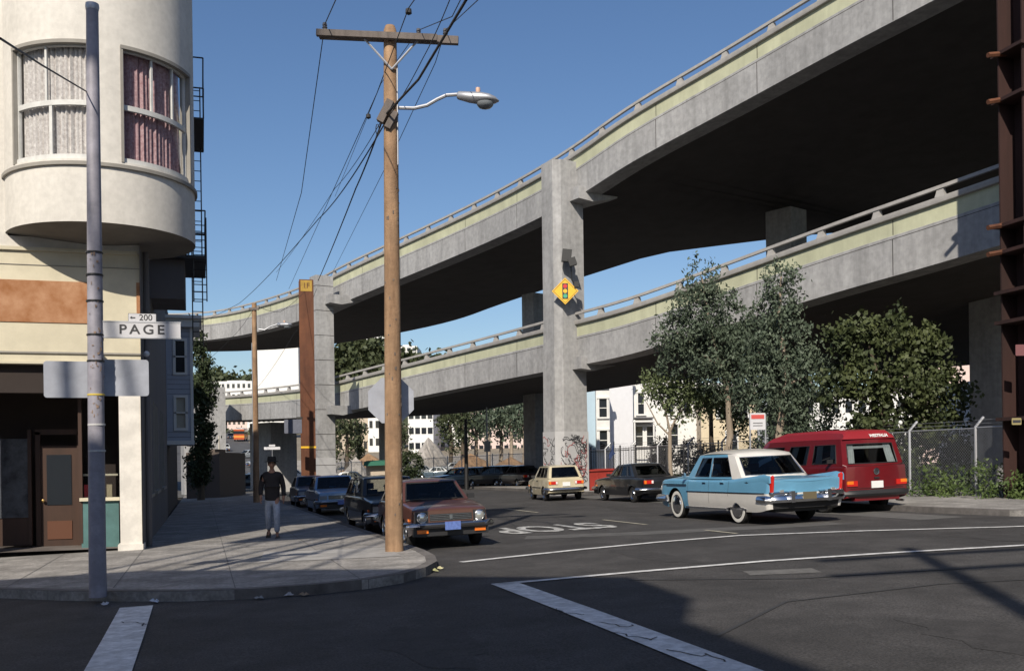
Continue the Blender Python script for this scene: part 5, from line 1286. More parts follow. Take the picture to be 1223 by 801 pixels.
for nm, fn, spans in (('rear', FV['re'], [(.11, .24), (.78, .90)]), ('side', FV['sl'], [(.07, .14), (.22, .29), (.37, .42), (.51, .59)])):
    for a, b in spans:
        mb = MB(); rows = []
        for v_ in (.10, .45, .79):
            row = []
            for i in range(13):
                u_ = lerp(a, b, i/12) if v_ < .7 else lerp(a, b, i/12)
                if nm == 'rear' and v_ < .3: u_ = .5+(u_-.5)*1.03
                p = fn(u_, v_).copy(); d = .05+.012*math.sin(i*1.7)
                p += Vector((d, 0, 0)) if nm == 'rear' else Vector((0, -d, 0)); row.append(p)
            rows.append(row)
        mb.grid(rows, curt); mb.build('curtain', VN, smooth=True, ang=80)
boxpart('curtain_rail', VN, [((-2.02, 0, 1.62), (.03, 1.2, .06), curt)])
place(VN, 15.85, 23.0, R_(90.5))

# ---------------- background vehicles
LOT = 'cars standing beyond the freeway'
def simple_car(label, group, paint, px_, k, head, kind='sedan', lift=0, H=1.38, L=4.4):
    c = at(px_, 560, k); r = hatch80('parked_car' if kind != 'wagon' else 'wagon_car', label, group, paint, L=L, W=1.68, H=H, doors=4, rear=kind, front_lights='square')
    return place(r, c.x, c.y, head, lift)
UG = 'cars parked in the shade under the freeway'
simple_car('dark low car in the shade left of the parked blue one', UG, navyp, 548, 70, R_(200))
simple_car('blue grey car in the shade under the freeway', UG, bgreyp, 568, 67, R_(120))
simple_car('black boxy car in the shade under the freeway', UG, blackp, 590, 65, R_(110), 'wagon', H=1.42)
simple_car('dark car nearest the tall column in the shade', UG, darkp, 622, 62, R_(95))
pr_ = {}
def lot(label, paint, px_, k, head, kind='sedan', base=None):
    key = (paint.name, kind)
    c = at(px_, 560, k)
    if key not in pr_: pr_[key] = hatch80('parked_car', label, LOT, paint, L=4.5, W=1.7, H=1.4, doors=4, rear=kind, front_lights='square'); o = pr_[key]
    else: o = copy_tree(pr_[key]); o['label'] = label
    return place(o, c.x, c.y, head)
lot('white car with a dark roof behind the pale blue sedan', whitep, 412, 75, R_(170))
lot('white car just right of the wooden pole beyond the brown hatchback', whitep, 482, 64, R_(250))
lot('silver car in front of the rubble mounds', silverp, 500, 118, R_(180))
lot('dark car among the rubble left of the mounds', navyp, 462, 120, R_(10))
lot('pale silver car half way along the rubble lot', silverp, 540, 125, R_(170))
lot('blue grey car parked at the foot of the pale mound', bgreyp, 520, 110, R_(160))
# under and beyond the freeway on the far street
lot('silver car on the far street right of the red bus', silverp, 296, 175, R_(215))
lot('pale car crossing under the far end of the freeway', silverp, 281, 112, R_(185))
lot('white car crossing beside it under the far end of the freeway', whitep, 300, 108, R_(182))
lot('dark car at the far junction in the freeway shade', blackp, 292, 98, R_(200))
lot('navy car in the shade at the far left junction', navyp, 268, 104, R_(180))
for i, (x, k, pnt, hd, lb) in enumerate(((270, 200, whitep, 270, 'white car coming down the far hill'), (266, 240, silverp, 270, 'silver car farther up the far hill'), (276, 265, blackp, 268, 'black car farther up the far hill'), (306, 210, navyp, 90, 'navy car climbing the far hill'), (313, 150, silverp, 200, 'silver car between the distant pole and the man'), (345, 115, whitep, 190, 'white car seen between the man and the rusty prop'), (303, 290, whitep, 90, 'white car near the top of the far hill'))):
    lot(lb, pnt, x, k, R_(hd))
bus = empty('bus', Matrix(), 'small red and orange bus coming down the far hill street', 'bus')
mb = MB(); rd = paintmat('bus_red', (.50, .10, .03)); mb.box((0, 0, 1.75), (9, 2.5, 2.5), rd); mb.box((0, 0, 2.2), (9.02, 2.52, .8), darkpane); mb.box((0, 0, 3.0), (8.8, 2.3, .2), whitep); mb.box((0, 0, 1.2), (9.03, 2.53, .35), mat('bus_orange', (.75, .32, .05), .5)); mb.build('body', bus)
for x in (-3, 3):
    for y in (-1.15, 1.15): mb = MB(); mb.lathe([(0, -.13), (.45, -.13), (.45, .13), (0, .13)], rubber, 16, T(x, y, .45), 'y'); mb.build('wheel', bus)
c = at(288, 540, 250); place(bus, c.x, c.y, R_(262))
# ================================================================== PERSON
def skinned(name, verts, edges, radii, m, parent, root=0, subs=2):
    me = bpy.data.meshes.new(name); me.from_pydata(verts, edges, []); me.materials.append(m)
    o = bpy.data.objects.new(name, me); COL.objects.link(o)
    md = o.modifiers.new('skin', 'SKIN'); md.use_smooth_shade = True
    sv = me.skin_vertices[0].data
    for i, r in enumerate(radii): sv[i].radius = (r, r) if not isinstance(r, tuple) else r
    sv[root].use_root = True
    s_ = o.modifiers.new('sub', 'SUBSURF'); s_.levels = subs; s_.render_levels = subs
    dg = bpy.context.evaluated_depsgraph_get(); dg.update(); me2 = bpy.data.meshes.new_from_object(o.evaluated_get(dg)); 
    o.modifiers.clear(); o.data = me2
    if parent is not None: o.parent = parent; CH.setdefault(parent, []).append(o)
    return o
skinm = mat('skin', (.28, .15, .10), .6); jack = mat('dark_jacket', (.02, .017, .018), .9, bump=.3, bscale=30); shirt = mat('grey_shirt', (.09, .09, .10), .9)
jeans = mat('pale_jeans', (.30, .34, .42), .9, var=.2, scale=10, bump=.3, bscale=25); shoe = mat('shoe_leather', (.03, .025, .02), .6); hatm = mat('felt_hat', (.02, .018, .018), .9)
pp = onground(326, 642, .13)
# walking toward the camera, local frame: +x forward, +y to his left
V = [(0, 0, .95), (0, 0, 1.12), (0, 0, 1.30), (.01, 0, 1.43), (.02, 0, 1.52), (.03, 0, 1.60),                       # 0-5 spine
     (0, .17, 1.42), (-.05, .23, 1.15), (.06, .25, .92), (.09, .25, .84),                                    # left arm 6-9
     (0, -.17, 1.42), (.02, -.24, 1.15), (.12, -.24, .93), (.16, -.23, .85),                                 # right arm 10-13
     (.02, .09, .90), (.14, .10, .50), (.06, .10, .10), (.19, .11, .04),                                     # left leg, forward 14-17
     (-.01, -.09, .90), (-.02, -.10, .50), (-.20, -.10, .14), (-.09, -.11, .05)]                             # right leg, back
Ed = [(0, 1), (1, 2), (2, 3), (3, 4), (4, 5), (3, 6), (6, 7), (7, 8), (8, 9), (3, 10), (10, 11), (11, 12), (12, 13), (0, 14), (14, 15), (15, 16), (16, 17), (0, 18), (18, 19), (19, 20), (20, 21)]
Rd = [(.10, .12), (.09, .11), (.09, .12), (.06, .07), .052, .056, .045, .035, .032, .03, .045, .035, .032, .03, .085, .055, .036, .025, .085, .055, .036, .025]
man = skinned('person', V, Ed, Rd, skinm, None)
tag(man, 'man in a dark jacket, pale jeans and hat walking toward the viewer', 'person')
# head with face
mb = MB(); rows = []
for i in range(13):
    a = -math.pi/2+math.pi*i/12; z = 1.665+.118*math.sin(a); rr = math.cos(a); row = []
    for k in range(20):
        b = 2*math.pi*k/20; x = .092*rr*math.cos(b); y = .075*rr*math.sin(b)*(1 if a > -.3 else .88)
        if math.cos(b) > .95 and -.35 < a < .15: x += .022*(1 if a < -.05 else .5)
        if math.cos(b) > .6 and a < -.6: x += .008
        row.append((x+.035, y, z))
    rows.append(row)
mb.grid(rows, skinm, close=True)
for s_ in (-1, 1): mb.box((.035, s_*.078, 1.655), (.04, .018, .06), skinm)
hd = mb.build('head', man, smooth=True, ang=70)
mb = MB()
for s_ in (-1, 1): mb.box((.121, s_*.032, 1.675), (.012, .026, .010), mat('eye_dark', (.03, .02, .02), .3)); mb.box((.122, s_*.032, 1.693), (.012, .034, .007), hatm)
mb.box((.122, 0, 1.602), (.010, .045, .010), mat('lips', (.18, .07, .06), .6)); mb.build('face_features', hd)
mb = MB(); mb.lathe([(.090, 1.655), (.096, 1.70), (.094, 1.74), (.0, 1.76)], hatm, 18, T(.018, 0, 0)); mb.build('hair', hd, smooth=True)
mb = MB(); mb.lathe([(.085, 1.722), (.155, 1.712), (.16, 1.72), (.10, 1.735), (.097, 1.79), (.085, 1.835), (.04, 1.82), (0, 1.82)], hatm, 22, T(.03, 0, 0)); mb.build('hat', man, smooth=True, ang=50)
J = [(0, 0, .84), (0, 0, 1.0), (0, 0, 1.15), (0, 0, 1.32), (.01, 0, 1.43), (.02, 0, 1.50), (0, .18, 1.42), (-.05, .24, 1.15), (.06, .255, .93), (0, -.18, 1.42), (.02, -.25, 1.15), (.12, -.245, .95)]
skinned('jacket', J, [(0, 1), (1, 2), (2, 3), (3, 4), (4, 5), (4, 6), (6, 7), (7, 8), (4, 9), (9, 10), (10, 11)], [(.145, .185), (.14, .175), (.135, .17), (.14, .185), (.10, .11), .062, .078, .062, .052, .078, .062, .052], jack, man, root=1)
skinned('trousers', [(0, 0, .93), (0, 0, .86), (.03, .095, .80), (.14, .10, .50), (.07, .10, .12), (0, -.095, .80), (-.02, -.10, .50), (-.19, -.10, .17)], [(0, 1), (1, 2), (2, 3), (3, 4), (1, 5), (5, 6), (6, 7)], [(.125, .155), (.12, .15), .092, .076, .068, .092, .076, .066], jeans, man, root=1)
for (x, y, z, pitch) in ((.11, .11, .05, 0), (-.17, -.11, .09, .5)):
    mb = MB(); M = T(x, y, z) @ Ry(pitch); rows = []
    for t, wv, h in ((-.10, .03, .07), (-.06, .042, .08), (.0, .042, .07), (.08, .048, .045), (.15, .042, .035), (.18, .015, .02)):
        rows.append([M @ Vector((t, wv*math.cos(a), -.045+h*max(0, math.sin(a))*1.0)) for a in [math.pi*k/8 for k in range(9)]]+[M @ Vector((t, 0, -.048))])
    rows = [[M @ Vector((0, 0, -.012)) + (q-M @ Vector((0, 0, 0)))*1.22 for q in r_] for r_ in rows]; mb.grid(rows, shoe, close=True); mb.quad(rows[0], shoe); mb.build('shoe', man, smooth=True, ang=50)
for s_, (hx, hy, hz) in ((1, (.095, .255, .86)), (-1, (.155, -.245, .87))):
    Vv = [(hx, hy, hz+.03), (hx+.005, hy, hz-.02)]; Ee = [(0, 1)]; Rr = [(.020, .030), (.018, .034)]
    for q in range(4):
        x0 = hx+.028-.018*q; n0 = len(Vv); ln = (.045, .05, .047, .038)[q]
        Vv += [(x0, hy, hz-.045), (x0+.006, hy-s_*.006, hz-.045-ln*.6), (x0+.010, hy-s_*.016, hz-.045-ln)]; Ee += [(1, n0), (n0, n0+1), (n0+1, n0+2)]; Rr += [.0095, .0085, .007]
    n0 = len(Vv); Vv += [(hx+.035, hy-s_*.012, hz-.01), (hx+.045, hy-s_*.018, hz-.04)]; Ee += [(0, n0), (n0, n0+1)]; Rr += [.010, .008]
    skinned('hand', Vv, Ee, Rr, skinm, man, subs=1)
man.matrix_world = gmat(pp.x, pp.y, R_(-98), .13, lean=False) @ Matrix.Scale(1.02, 4)

# ================================================================== PLANTS
bark = mat('eucalyptus_bark', (.28, .23, .18), .9, var=.35, scale=4, bump=.5, streak=True)
barkd = mat('dark_bark', (.09, .07, .05), .9, var=.3, scale=4, bump=.5, streak=True)
def leafmat(name, a, b):
    m = mat(name, a, .6, col2=b, var=.1, scale=1.1, spec=.3)
    bs = m.node_tree.nodes['Principled BSDF']
    return m
euc = leafmat('eucalyptus_leaves', (.035, .055, .038), (.11, .14, .095)); euc2 = leafmat('young_eucalyptus_leaves', (.07, .10, .05), (.15, .18, .08))
broad = leafmat('broad_leaves', (.024, .038, .018), (.082, .098, .036)); dk = leafmat('dark_foliage', (.022, .034, .018), (.055, .075, .03)); shr = leafmat('shrub_leaves', (.035, .065, .02), (.10, .14, .04))
farl = leafmat('far_foliage', (.03, .042, .022), (.075, .09, .04))
def leaves(blobs, n, size, m, clump=.45, hang=.3, seed=1, per=26, aspect=2.2, shell=.45, name='crown', parent=None, M=None):
    """leaf-sized faces gathered in clumps through the crown's volume; blobs = (centre, radii)"""
    rnd = random.Random(seed); vs, fs = [], []; vol = [b[1][0]*b[1][1]*b[1][2] for b in blobs]; tot = sum(vol)
    for (c, rad), vv in zip(blobs, vol):
        k = max(2, int(n*vv/tot/per))
        for _ in range(k):
            while True:
                d = Vector((rnd.uniform(-1, 1), rnd.uniform(-1, 1), rnd.uniform(-1, 1)))
                if d.length < 1 and (d.length > shell or rnd.random() < .3): break
            cc = Vector(c)+Vector((d.x*rad[0], d.y*rad[1], d.z*rad[2])); cs = clump*rnd.uniform(.5, 1.3)
            for _ in range(per):
                p = cc+Vector((rnd.gauss(0, cs*.42), rnd.gauss(0, cs*.42), rnd.gauss(0, cs*.42)-abs(rnd.gauss(0, cs*hang))))
                ln = size*rnd.uniform(.6, 1.4); wd = ln/aspect
                a = Vector((rnd.uniform(-1, 1), rnd.uniform(-1, 1), rnd.uniform(-1.4, .5)*(1+hang))).normalized()*ln/2
                b = a.cross(Vector((rnd.uniform(-1, 1), rnd.uniform(-1, 1), rnd.uniform(-1, 1)))).normalized()*wd/2
                i = len(vs); vs += [p-a, p+b, p+a, p-b]; fs.append((i, i+1, i+2, i+3))
    me = bpy.data.meshes.new(name); me.from_pydata([tuple(v) for v in vs], [], fs); me.materials.append(m)
    o = bpy.data.objects.new(name, me); COL.objects.link(o)
    if parent is not None: o.parent = parent; CH.setdefault(parent, []).append(o)
    elif M is not None: o.matrix_world = M
    return o
def limbs(name, parent, paths, m):
    mb = MB()
    for pth, r0, r1 in paths:
        n = len(pth); mb.tube(pth, [lerp(r0, r1, i/(n-1)) for i in range(n)], m, 8)
    return mb.build(name, parent, smooth=True)
def tree(label, px_, base_y, k, blobs, n, size, m, trunk, tm, name='tree', seed=1, group=None, cat='tree', shr_=.95, **kw):
    """blobs in photo terms: (x, y, rx_px, ry_px, depth offset m)"""
    b = at(px_, base_y, k); g = gz(b.x, b.y); base = Vector((b.x, b.y, g)); q = k/FL
    root = empty(name, base, label, cat, group)
    bl = []
    for x, y, rx, ry, dz in blobs:
        c = at(x, y, k+dz)-base; bl.append((c, (rx*q*shr_, rx*q*.95*shr_, ry*q*shr_)))
    leaves(bl, n, size, m, seed=seed, parent=root, **kw)
    paths = []
    for pts, r0, r1 in trunk:
        paths.append(([at(x, y, k+d)-base if y is not None else Vector((0, 0, -.1)) for x, y, d in pts], r0, r1))
    limbs('trunk', root, paths, tm); return root
EG = 'eucalyptus trees in front of the freeway'
tree('tall blue green eucalyptus left of its twin before the lower deck', 862, 600, 36.6,
     [(838, 330, 22, 34, 0), (838, 370, 44, 36, 0), (812, 402, 36, 34, .3), (852, 415, 52, 40, 0), (885, 430, 34, 44, -.3), (895, 470, 30, 40, 0), (860, 455, 26, 22, 0), (878, 390, 24, 30, 0), (800, 430, 18, 20, .2), (868, 350, 14, 20, 0)],
     13500, .15, euc, [([(862, None, 0), (872, 520, 0), (868, 460, 0), (850, 400, 0), (838, 330, 0)], .15, .03), ([(868, 460, 0), (885, 430, 0), (895, 400, 0)], .07, .02), ([(860, 440, 0), (825, 410, .2), (805, 395, .2)], .06, .02), ([(870, 490, 0), (893, 470, 0)], .06, .02)], bark, 'eucalyptus_tree', 3, EG, clump=.34, per=22)
tree('tall eucalyptus with a narrow round top between its twin and the broad leaved tree', 935, 600, 33.5,
     [(933, 340, 30, 32, 0), (925, 372, 34, 26, 0), (938, 408, 44, 32, 0), (905, 420, 24, 30, .2), (950, 450, 52, 34, 0), (968, 485, 34, 40, -.3), (925, 480, 36, 40, .2), (960, 520, 26, 26, 0), (895, 455, 26, 34, .3), (925, 520, 20, 22, .3)],
     13500, .145, euc, [([(935, None, 0), (930, 520, 0), (940, 450, 0), (930, 380, 0), (933, 330, 0)], .16, .03), ([(938, 460, 0), (965, 450, 0), (975, 470, 0)], .06, .02), ([(935, 440, 0), (905, 420, 0)], .06, .02)], bark, 'eucalyptus_tree', 8, EG, clump=.34, per=22)
tree('broad leaved yellow green tree behind the red van and the mesh fence', 1062, 590, 31.5,
     [(1010, 405, 34, 34, 0), (1055, 398, 40, 32, 0), (1100, 415, 36, 40, 0), (1030, 450, 48, 40, 0), (1085, 460, 54, 42, -.2), (1130, 460, 30, 36, 0), (1110, 505, 44, 34, 0), (1045, 505, 46, 36, .2), (1145, 490, 20, 36, 0), (995, 465, 24, 40, .2), (1075, 540, 36, 20, .2), (1030, 378, 12, 12, 0), (1072, 374, 10, 10, 0), (1108, 388, 11, 14, 0), (992, 398, 9, 12, 0), (1158, 470, 10, 14, 0), (1140, 432, 9, 10, 0), (1150, 520, 14, 20, 0)],
     12500, .16, broad, [([(1062, None, 0), (1060, 520, 0), (1048, 450, 0), (1035, 400, 0)], .14, .03), ([(1060, 520, 0), (1090, 460, 0), (1105, 420, 0)], .08, .02), ([(1060, 530, 0), (1115, 490, 0)], .06, .02), ([(1058, 500, 0), (1015, 460, 0), (1005, 420, 0)], .06, .02)], barkd, 'broadleaf_tree', 5, None, clump=.34, hang=.15, aspect=1.5, shr_=.74, shell=.2)
tree('slender open street tree in front of the white house', 803, 598, 38.0,
     [(790, 458, 22, 15, 0), (822, 465, 26, 16, 0), (775, 452, 14, 9, 0), (845, 470, 20, 14, 0), (800, 478, 16, 10, 0), (830, 490, 12, 10, 0), (812, 500, 10, 8, 0)],
     3600, .16, euc2, [([(800, None, 0), (800, 545, 0), (800, 515, 0)], .09, .07), ([(800, 515, 0), (795, 490, 0), (786, 462, 0)], .05, .02), ([(800, 515, 0), (812, 490, 0), (820, 465, 0)], .05, .02), ([(800, 520, 0), (785, 505, 0), (772, 480, 0)], .04, .015), ([(812, 492, 0), (835, 478, 0)], .03, .012)], bark, 'street_tree', 6, None, clump=.5)
tree('yellow green young tree before the cream house, left of the parking sign', 862, 600, 45,
     [(850, 470, 18, 12, 0), (868, 480, 16, 16, 0), (880, 500, 14, 18, 0), (845, 480, 14, 8, 0), (885, 470, 14, 12, 0)], 3000, .18, euc2, [([(848, None, 0), (849, 520, 0), (850, 470, 0)], .12, .04)], barkd, 'street_tree', 16, None, clump=.5)
for i, (x, y, rx, ry, k, lb) in enumerate(((790, 540, 15, 17, 52, 'round dark bush behind the iron fence'), (828, 545, 20, 20, 50, 'loose dark shrub right of the round bush'), (860, 560, 22, 24, 44, 'dark shrub behind the roof of the two tone sedan'), (905, 560, 34, 36, 38, 'dense dark shrub under the eucalyptus trees'), (965, 560, 40, 38, 36, 'dense dark shrub behind the roof of the red van'))):
    b = at(x, y, k); base = Vector((b.x, b.y, gz(b.x, b.y))); q = k/FL; root = empty('shrub', base, lb, 'shrub', 'dark shrubs behind the right hand cars')
    leaves([(at(x, y, k)-base, (rx*q, rx*q, ry*q)), (at(x, y+ry*.7, k)-base, (rx*q*.9, rx*q*.9, ry*q*.8))], 2600, .14, dk, seed=30+i, parent=root, clump=.35, hang=0)
    limbs('stem', root, [([Vector((0, 0, -.1)), at(x, y, k)-base], .05, .03)], barkd)
# weeds along the mesh fence: nobody could count them
pts = []; rnd = random.Random(9); bl = []
fa0 = onground(1166, 592, .13)
for i in range(90):
    t = rnd.random()**1.3; Y_ = fa0.y-2.2+20*t; X_ = fa0.x-.09*(Y_-fa0.y)+rnd.uniform(-.75, .5); bl.append((Vector((X_, Y_, gz(X_, Y_)+rnd.uniform(.15, .5))), (.45, .45, rnd.uniform(.3, .75))))
wd = leaves(bl, 14000, .11, shr, seed=12, clump=.28, hang=0, name='weeds'); tag(wd, 'leafy weeds growing along the foot of the mesh fence', 'weeds', kind='stuff')
b_ = [(at(x, rnd.uniform(525, 560), rnd.uniform(44, 50)), (2.0, 2.0, 1.6)) for x in range(1000, 1240, 14)]
ug = leaves(b_, 16000, .2, dk, seed=15, clump=.6, hang=0, name='undergrowth'); tag(ug, 'dark undergrowth added to deepen the shade beneath the freeway', 'undergrowth', kind='stuff')  # dark leaf mass, added to fill in the deck's shade behind the fence
# mesh fence on the right
mesh = linkmat('chain_link', (.30, .31, .33))
FP = [(22.6, 21.0), (22.75, 24.4), (22.65, 27.8), (22.6, 31.2), (22.6, 34.6), (22.6, 38), (22.6, 44), (22.6, 50)]
fa = onground(1166, 592, .13); FP = [(fa.x+.22, fa.y-2.45), (fa.x, fa.y)]+[(fa.x-.22*i, fa.y+2.45*i) for i in range(1, 11)]
fe = empty('chain_link_fence', (FP[1][0], FP[1][1], gz(*FP[1])), 'chain link fence with angled top arms behind the red van', 'fence')
B0 = Vector((FP[1][0], FP[1][1], gz(*FP[1])))
for i, (x, y) in enumerate(FP):
    g = gz(x, y); mb = MB(); b = Vector((x, y, g))-B0; hh = 2.05
    mb.tube([b+Vector((0, 0, -.1)), b+Vector((0, 0, hh)), b+Vector((.28, -.0, hh+.28))], .042, galv, 8); mb.build('post', fe, smooth=True)
for i in range(len(FP)-1):
    a = Vector((*FP[i], gz(*FP[i])))-B0; c_ = Vector((*FP[i+1], gz(*FP[i+1])))-B0; mb = MB(); d = c_-a; L = d.length
    mb.quad([(0, 0, .05), (L, 0, .05), (L, 0, 2.02), (0, 0, 2.02)], mesh); mb.tube([(0, 0, 2.02), (L, 0, 2.02)], .02, galv, 6)
    for q in (.1, .2): mb.tube([(q, 0, 2.03+q), (L+q*.0, 0, 2.03+q)], .005, galv, 4)
    o = mb.build('mesh_panel', fe); o.matrix_local = T(*a) @ Rz(math.atan2(d.y, d.x))
# iron fence before the white houses, and chain link round the rubble lot
def picket(label, pa, pb, k0, k1, hgt, m, name='iron_fence', sp=.16, n_posts=8, mesh_=None, wide=.014):
    a = at(pa, 560, k0); b = at(pb, 560, k1); a.z = gz(a.x, a.y); b.z = gz(b.x, b.y); d = b-a; L = math.hypot(d.x, d.y)
    M = Matrix.Translation(a) @ Rz(math.atan2(d.y, d.x)); r = empty(name, M, label, 'fence'); sl = (b.z-a.z)/L
    for i in range(n_posts+1):
        x = L*i/n_posts; mb = MB(); mb.tube([(x, 0, sl*x-.1), (x, 0, sl*x+hgt+.1)], .04, m, 6); mb.build('post', r)
    mb = MB()
    if mesh_: mb.quad([(0, 0, .05), (L, 0, sl*L+.05), (L, 0, sl*L+hgt), (0, 0, hgt)], mesh_)
    else:
        for i in range(int(L/sp)): x = i*sp; mb.box((x, 0, sl*x+hgt/2), (wide, wide, hgt), m)
    for z in ((hgt-.02,) if mesh_ else (.2, hgt-.15)): mb.tube([(0, 0, z), (L, 0, z+sl*L)], .022, m, 5)
    mb.build('infill', r); return r
picket('black iron fence in front of the white house', 706, 880, 50, 44, 2.1, blackm, n_posts=9)
mesh2 = linkmat('chain_link_far', (.30, .31, .33), .14, .18)
picket('long chain link fence round the rubble lot', 396, 650, 100, 72, 2.2, galv, 'chain_link_fence', n_posts=16, mesh_=mesh2)
# ================================================================== BACKGROUND
whitew = mat('white_house_paint', (.70, .70, .69), .8, var=.05, grime=.06); pblue = mat('pale_blue_siding', (.38, .50, .60), .8, var=.04); creamw = mat('cream_house_paint', (.62, .53, .38), .8, var=.06, grime=.1)
pink = mat('pale_pink_wall', (.60, .48, .44), .85, var=.06); tanw = mat('tan_wall', (.45, .38, .30), .85, var=.1); slate = mat('slate_roof', (.12, .12, .13), .9)
def house(label, xa, xb, k, ztop, zb=None, m=whitew, wins=(), depth=9, roof='flat', side=None, name='house', az=None, fr=whitew, bayx=None, cornice=True, doors=()):
    """front wall from photo x xa to xb at k metres, facing the street corner"""
    a = at(xa, 560, k); b = at(xb, 560, k); a.z = b.z = 0; d = b-a
    if az is not None: L = d.length; d = Vector((math.cos(az), math.sin(az), 0))*L
    L = d.length; g = gz(a.x, a.y)-.5; M = Matrix.Translation((a.x, a.y, g)) @ Rz(math.atan2(d.y, d.x)); H = ztop-g
    r = empty(name, M, label, 'house' if name == 'house' else 'building')
    holes = [(x0/L, x1/L, (z0-g)/H, (z1-g)/H) for x0, x1, z0, z1 in wins]
    mb = MB(); patch(mb, lambda u, v: Vector((u*L, 0, v*H)), m, holes, us=sub(3))
    sm = side or m
    mb.quad([(0, 0, 0), (0, depth, 0), (0, depth, H), (0, 0, H)], sm); mb.quad([(L, 0, 0), (L, depth, 0), (L, depth, H), (L, 0, H)], sm); mb.quad([(0, depth, 0), (L, depth, 0), (L, depth, H), (0, depth, H)], m)
    if roof == 'flat': mb.quad([(0, 0, H), (L, 0, H), (L, depth, H), (0, depth, H)], slate)
    w_ = mb.build('wall', r)
    if roof == 'gable':
        mb = MB(); h = L*.3; mb.quad([(0, 0, H), (L, 0, H), (L/2, 0, H+h)], m); mb.quad([(-.2, -.3, H-.1), (L/2, -.3, H+h), (L/2, depth, H+h), (-.2, depth, H-.1)], slate); mb.quad([(L+.2, -.3, H-.1), (L/2, -.3, H+h), (L/2, depth, H+h), (L+.2, depth, H-.1)], slate); mb.build('roof', r)
    if cornice:
        mb = MB(); mb.box((L/2, -.18, H+.02), (L+.3, .5, .28), fr); mb.box((L/2, -.1, H-.32), (L+.1, .24, .14), fr)
        for i in range(int(L/.5)): mb.box((.25+i*.5, -.16, H-.18), (.12, .3, .2), fr)
        mb.build('cornice', r)
    for x0, x1, z0, z1 in wins:
        mb = MB(); x, z, ww, hh = (x0+x1)/2, (z0+z1)/2-g, x1-x0, z1-z0
        for dz in (-hh/2-.06, hh/2+.08): mb.box((x, -.05, z+dz), (ww+.36, .2, .14), fr)
        for dx in (-ww/2-.07, ww/2+.07): mb.box((x+dx, -.03, z), (.14, .14, hh), fr)
        mb.box((x, .05, z), (ww, .05, .06), fr); f = mb.build('window', r)
        mb = MB(); mb.box((x, .10, z), (ww, .02, hh), darkpane); mb.build('pane', f)
    return r, L, g
k = 84; q = k/FL
def zz(y, k): return EYE+(549-y)/FL*k
r, L, g = house('white Victorian house with a porch behind the iron fence', 757, 838, k, zz(448, k), wins=[(6*q*1.0, 13*q, zz(495, k), zz(470, k)), (3*q, 11*q, zz(533, k), zz(510, k)), (16*q, 24*q, zz(533, k), zz(510, k)), (40*q, 48*q, zz(495, k), zz(470, k)), (60*q, 68*q, zz(495, k), zz(470, k)), (45*q, 53*q, zz(533, k), zz(508, k))])
mb = MB(); mb.box((.75, -.5, zz(504, k)-g), (1.9, 1.0, .15), whitew); mb.box((.75, -.5, zz(500, k)-g), (1.7, .9, .12), slate); mb.box((0, -.9, (zz(505, k)-g)/2+.2), (.12, .12, zz(505, k)-g), whitew); mb.box((1.6, -.9, (zz(505, k)-g)/2+.2), (.12, .12, zz(505, k)-g), whitew); mb.box((.8, -.9, zz(540, k)-g), (1.7, .08, .08), whitew); mb.build('porch', r)
house('narrow white house front with two sash windows beside the tall column', 713, 729, 80, zz(458, 80), wins=[(.25, .85, zz(498, 80), zz(476, 80)), (.25, .85, zz(537, 80), zz(514, 80))], depth=8, cornice=True)
house('pale blue shingled wall just right of the tall column', 690, 713, 81, zz(455, 81), m=pblue, depth=8, cornice=False)
house('lavender white side of the house between the sash windows and the porch', 729, 757, 83, zz(452, 83), m=mat('lavender_white', (.62, .63, .67), .8, var=.04), depth=8)
house('cream house with a dark eave behind the eucalyptus', 838, 905, 82, zz(462, 82), m=creamw, wins=[(1.4, 2.1, zz(500, 82), zz(478, 82)), (3.1, 3.8, zz(500, 82), zz(478, 82)), (2.1, 2.9, zz(540, 82), zz(518, 82))], side=tanw)
mb = None
house('pale pink house glimpsed behind the right hand trees', 1080, 1168, 105, zz(424, 105), m=pink, wins=[(1, 1.5, 5.6, 6.6), (2.5, 3, 5.6, 6.6), (3.5, 3.9, 3, 4.2)])
house('white storefront glimpsed past the right hand column', 1198, 1300, 60, zz(455, 60), m=whitew, wins=[(.6, 1.6, 1.2, 2.2), (2.2, 3.2, 1.2, 2.2), (.6, 1.2, 3.6, 5.0), (2.0, 2.6, 3.6, 5.0)])
# red dumpster, blue tarp beside it
c = at(712, 560, 47); du = empty('dumpster', gmat(c.x, c.y, R_(5)), 'red skip standing just right of the graffitied column', 'skip')
rdm = mat('skip_red', (.38, .04, .03), .6, grime=.3); mb = MB(); mb.grid([[(x, y, z) for x, y in ((-.9-o_, -.6-o_), (.9+o_, -.6-o_), (.9+o_, .6+o_), (-.9-o_, .6+o_))] for z, o_ in ((.15, 0), (1.05, .12))], rdm, close=True); mb.quad([(-.9, -.6, .16), (.9, -.6, .16), (.9, .6, .16), (-.9, .6, .16)], rdm); mb.build('bin', du)
mb = MB()
for x in (-.8, -.3, .3, .8): mb.box((x, -.68, .6), (.08, .06, .8), rdm)
for x in (-1.04, 1.04): mb.box((x, 0, 1.06), (.08, 1.5, .08), rdm)
for y in (-.74, .74): mb.box((0, y, 1.06), (2.1, .08, .08), rdm)
mb.build('rim', du)
c = at(733, 545, 46); fl = empty('flag', gmat(c.x, c.y, 0), 'dark blue pennant on a pole behind the black sedan', 'flag'); mb = MB(); mb.tube([(0, 0, 0), (0.1, 0, 2.35)], .02, blackm, 6); mb.build('pole', fl)
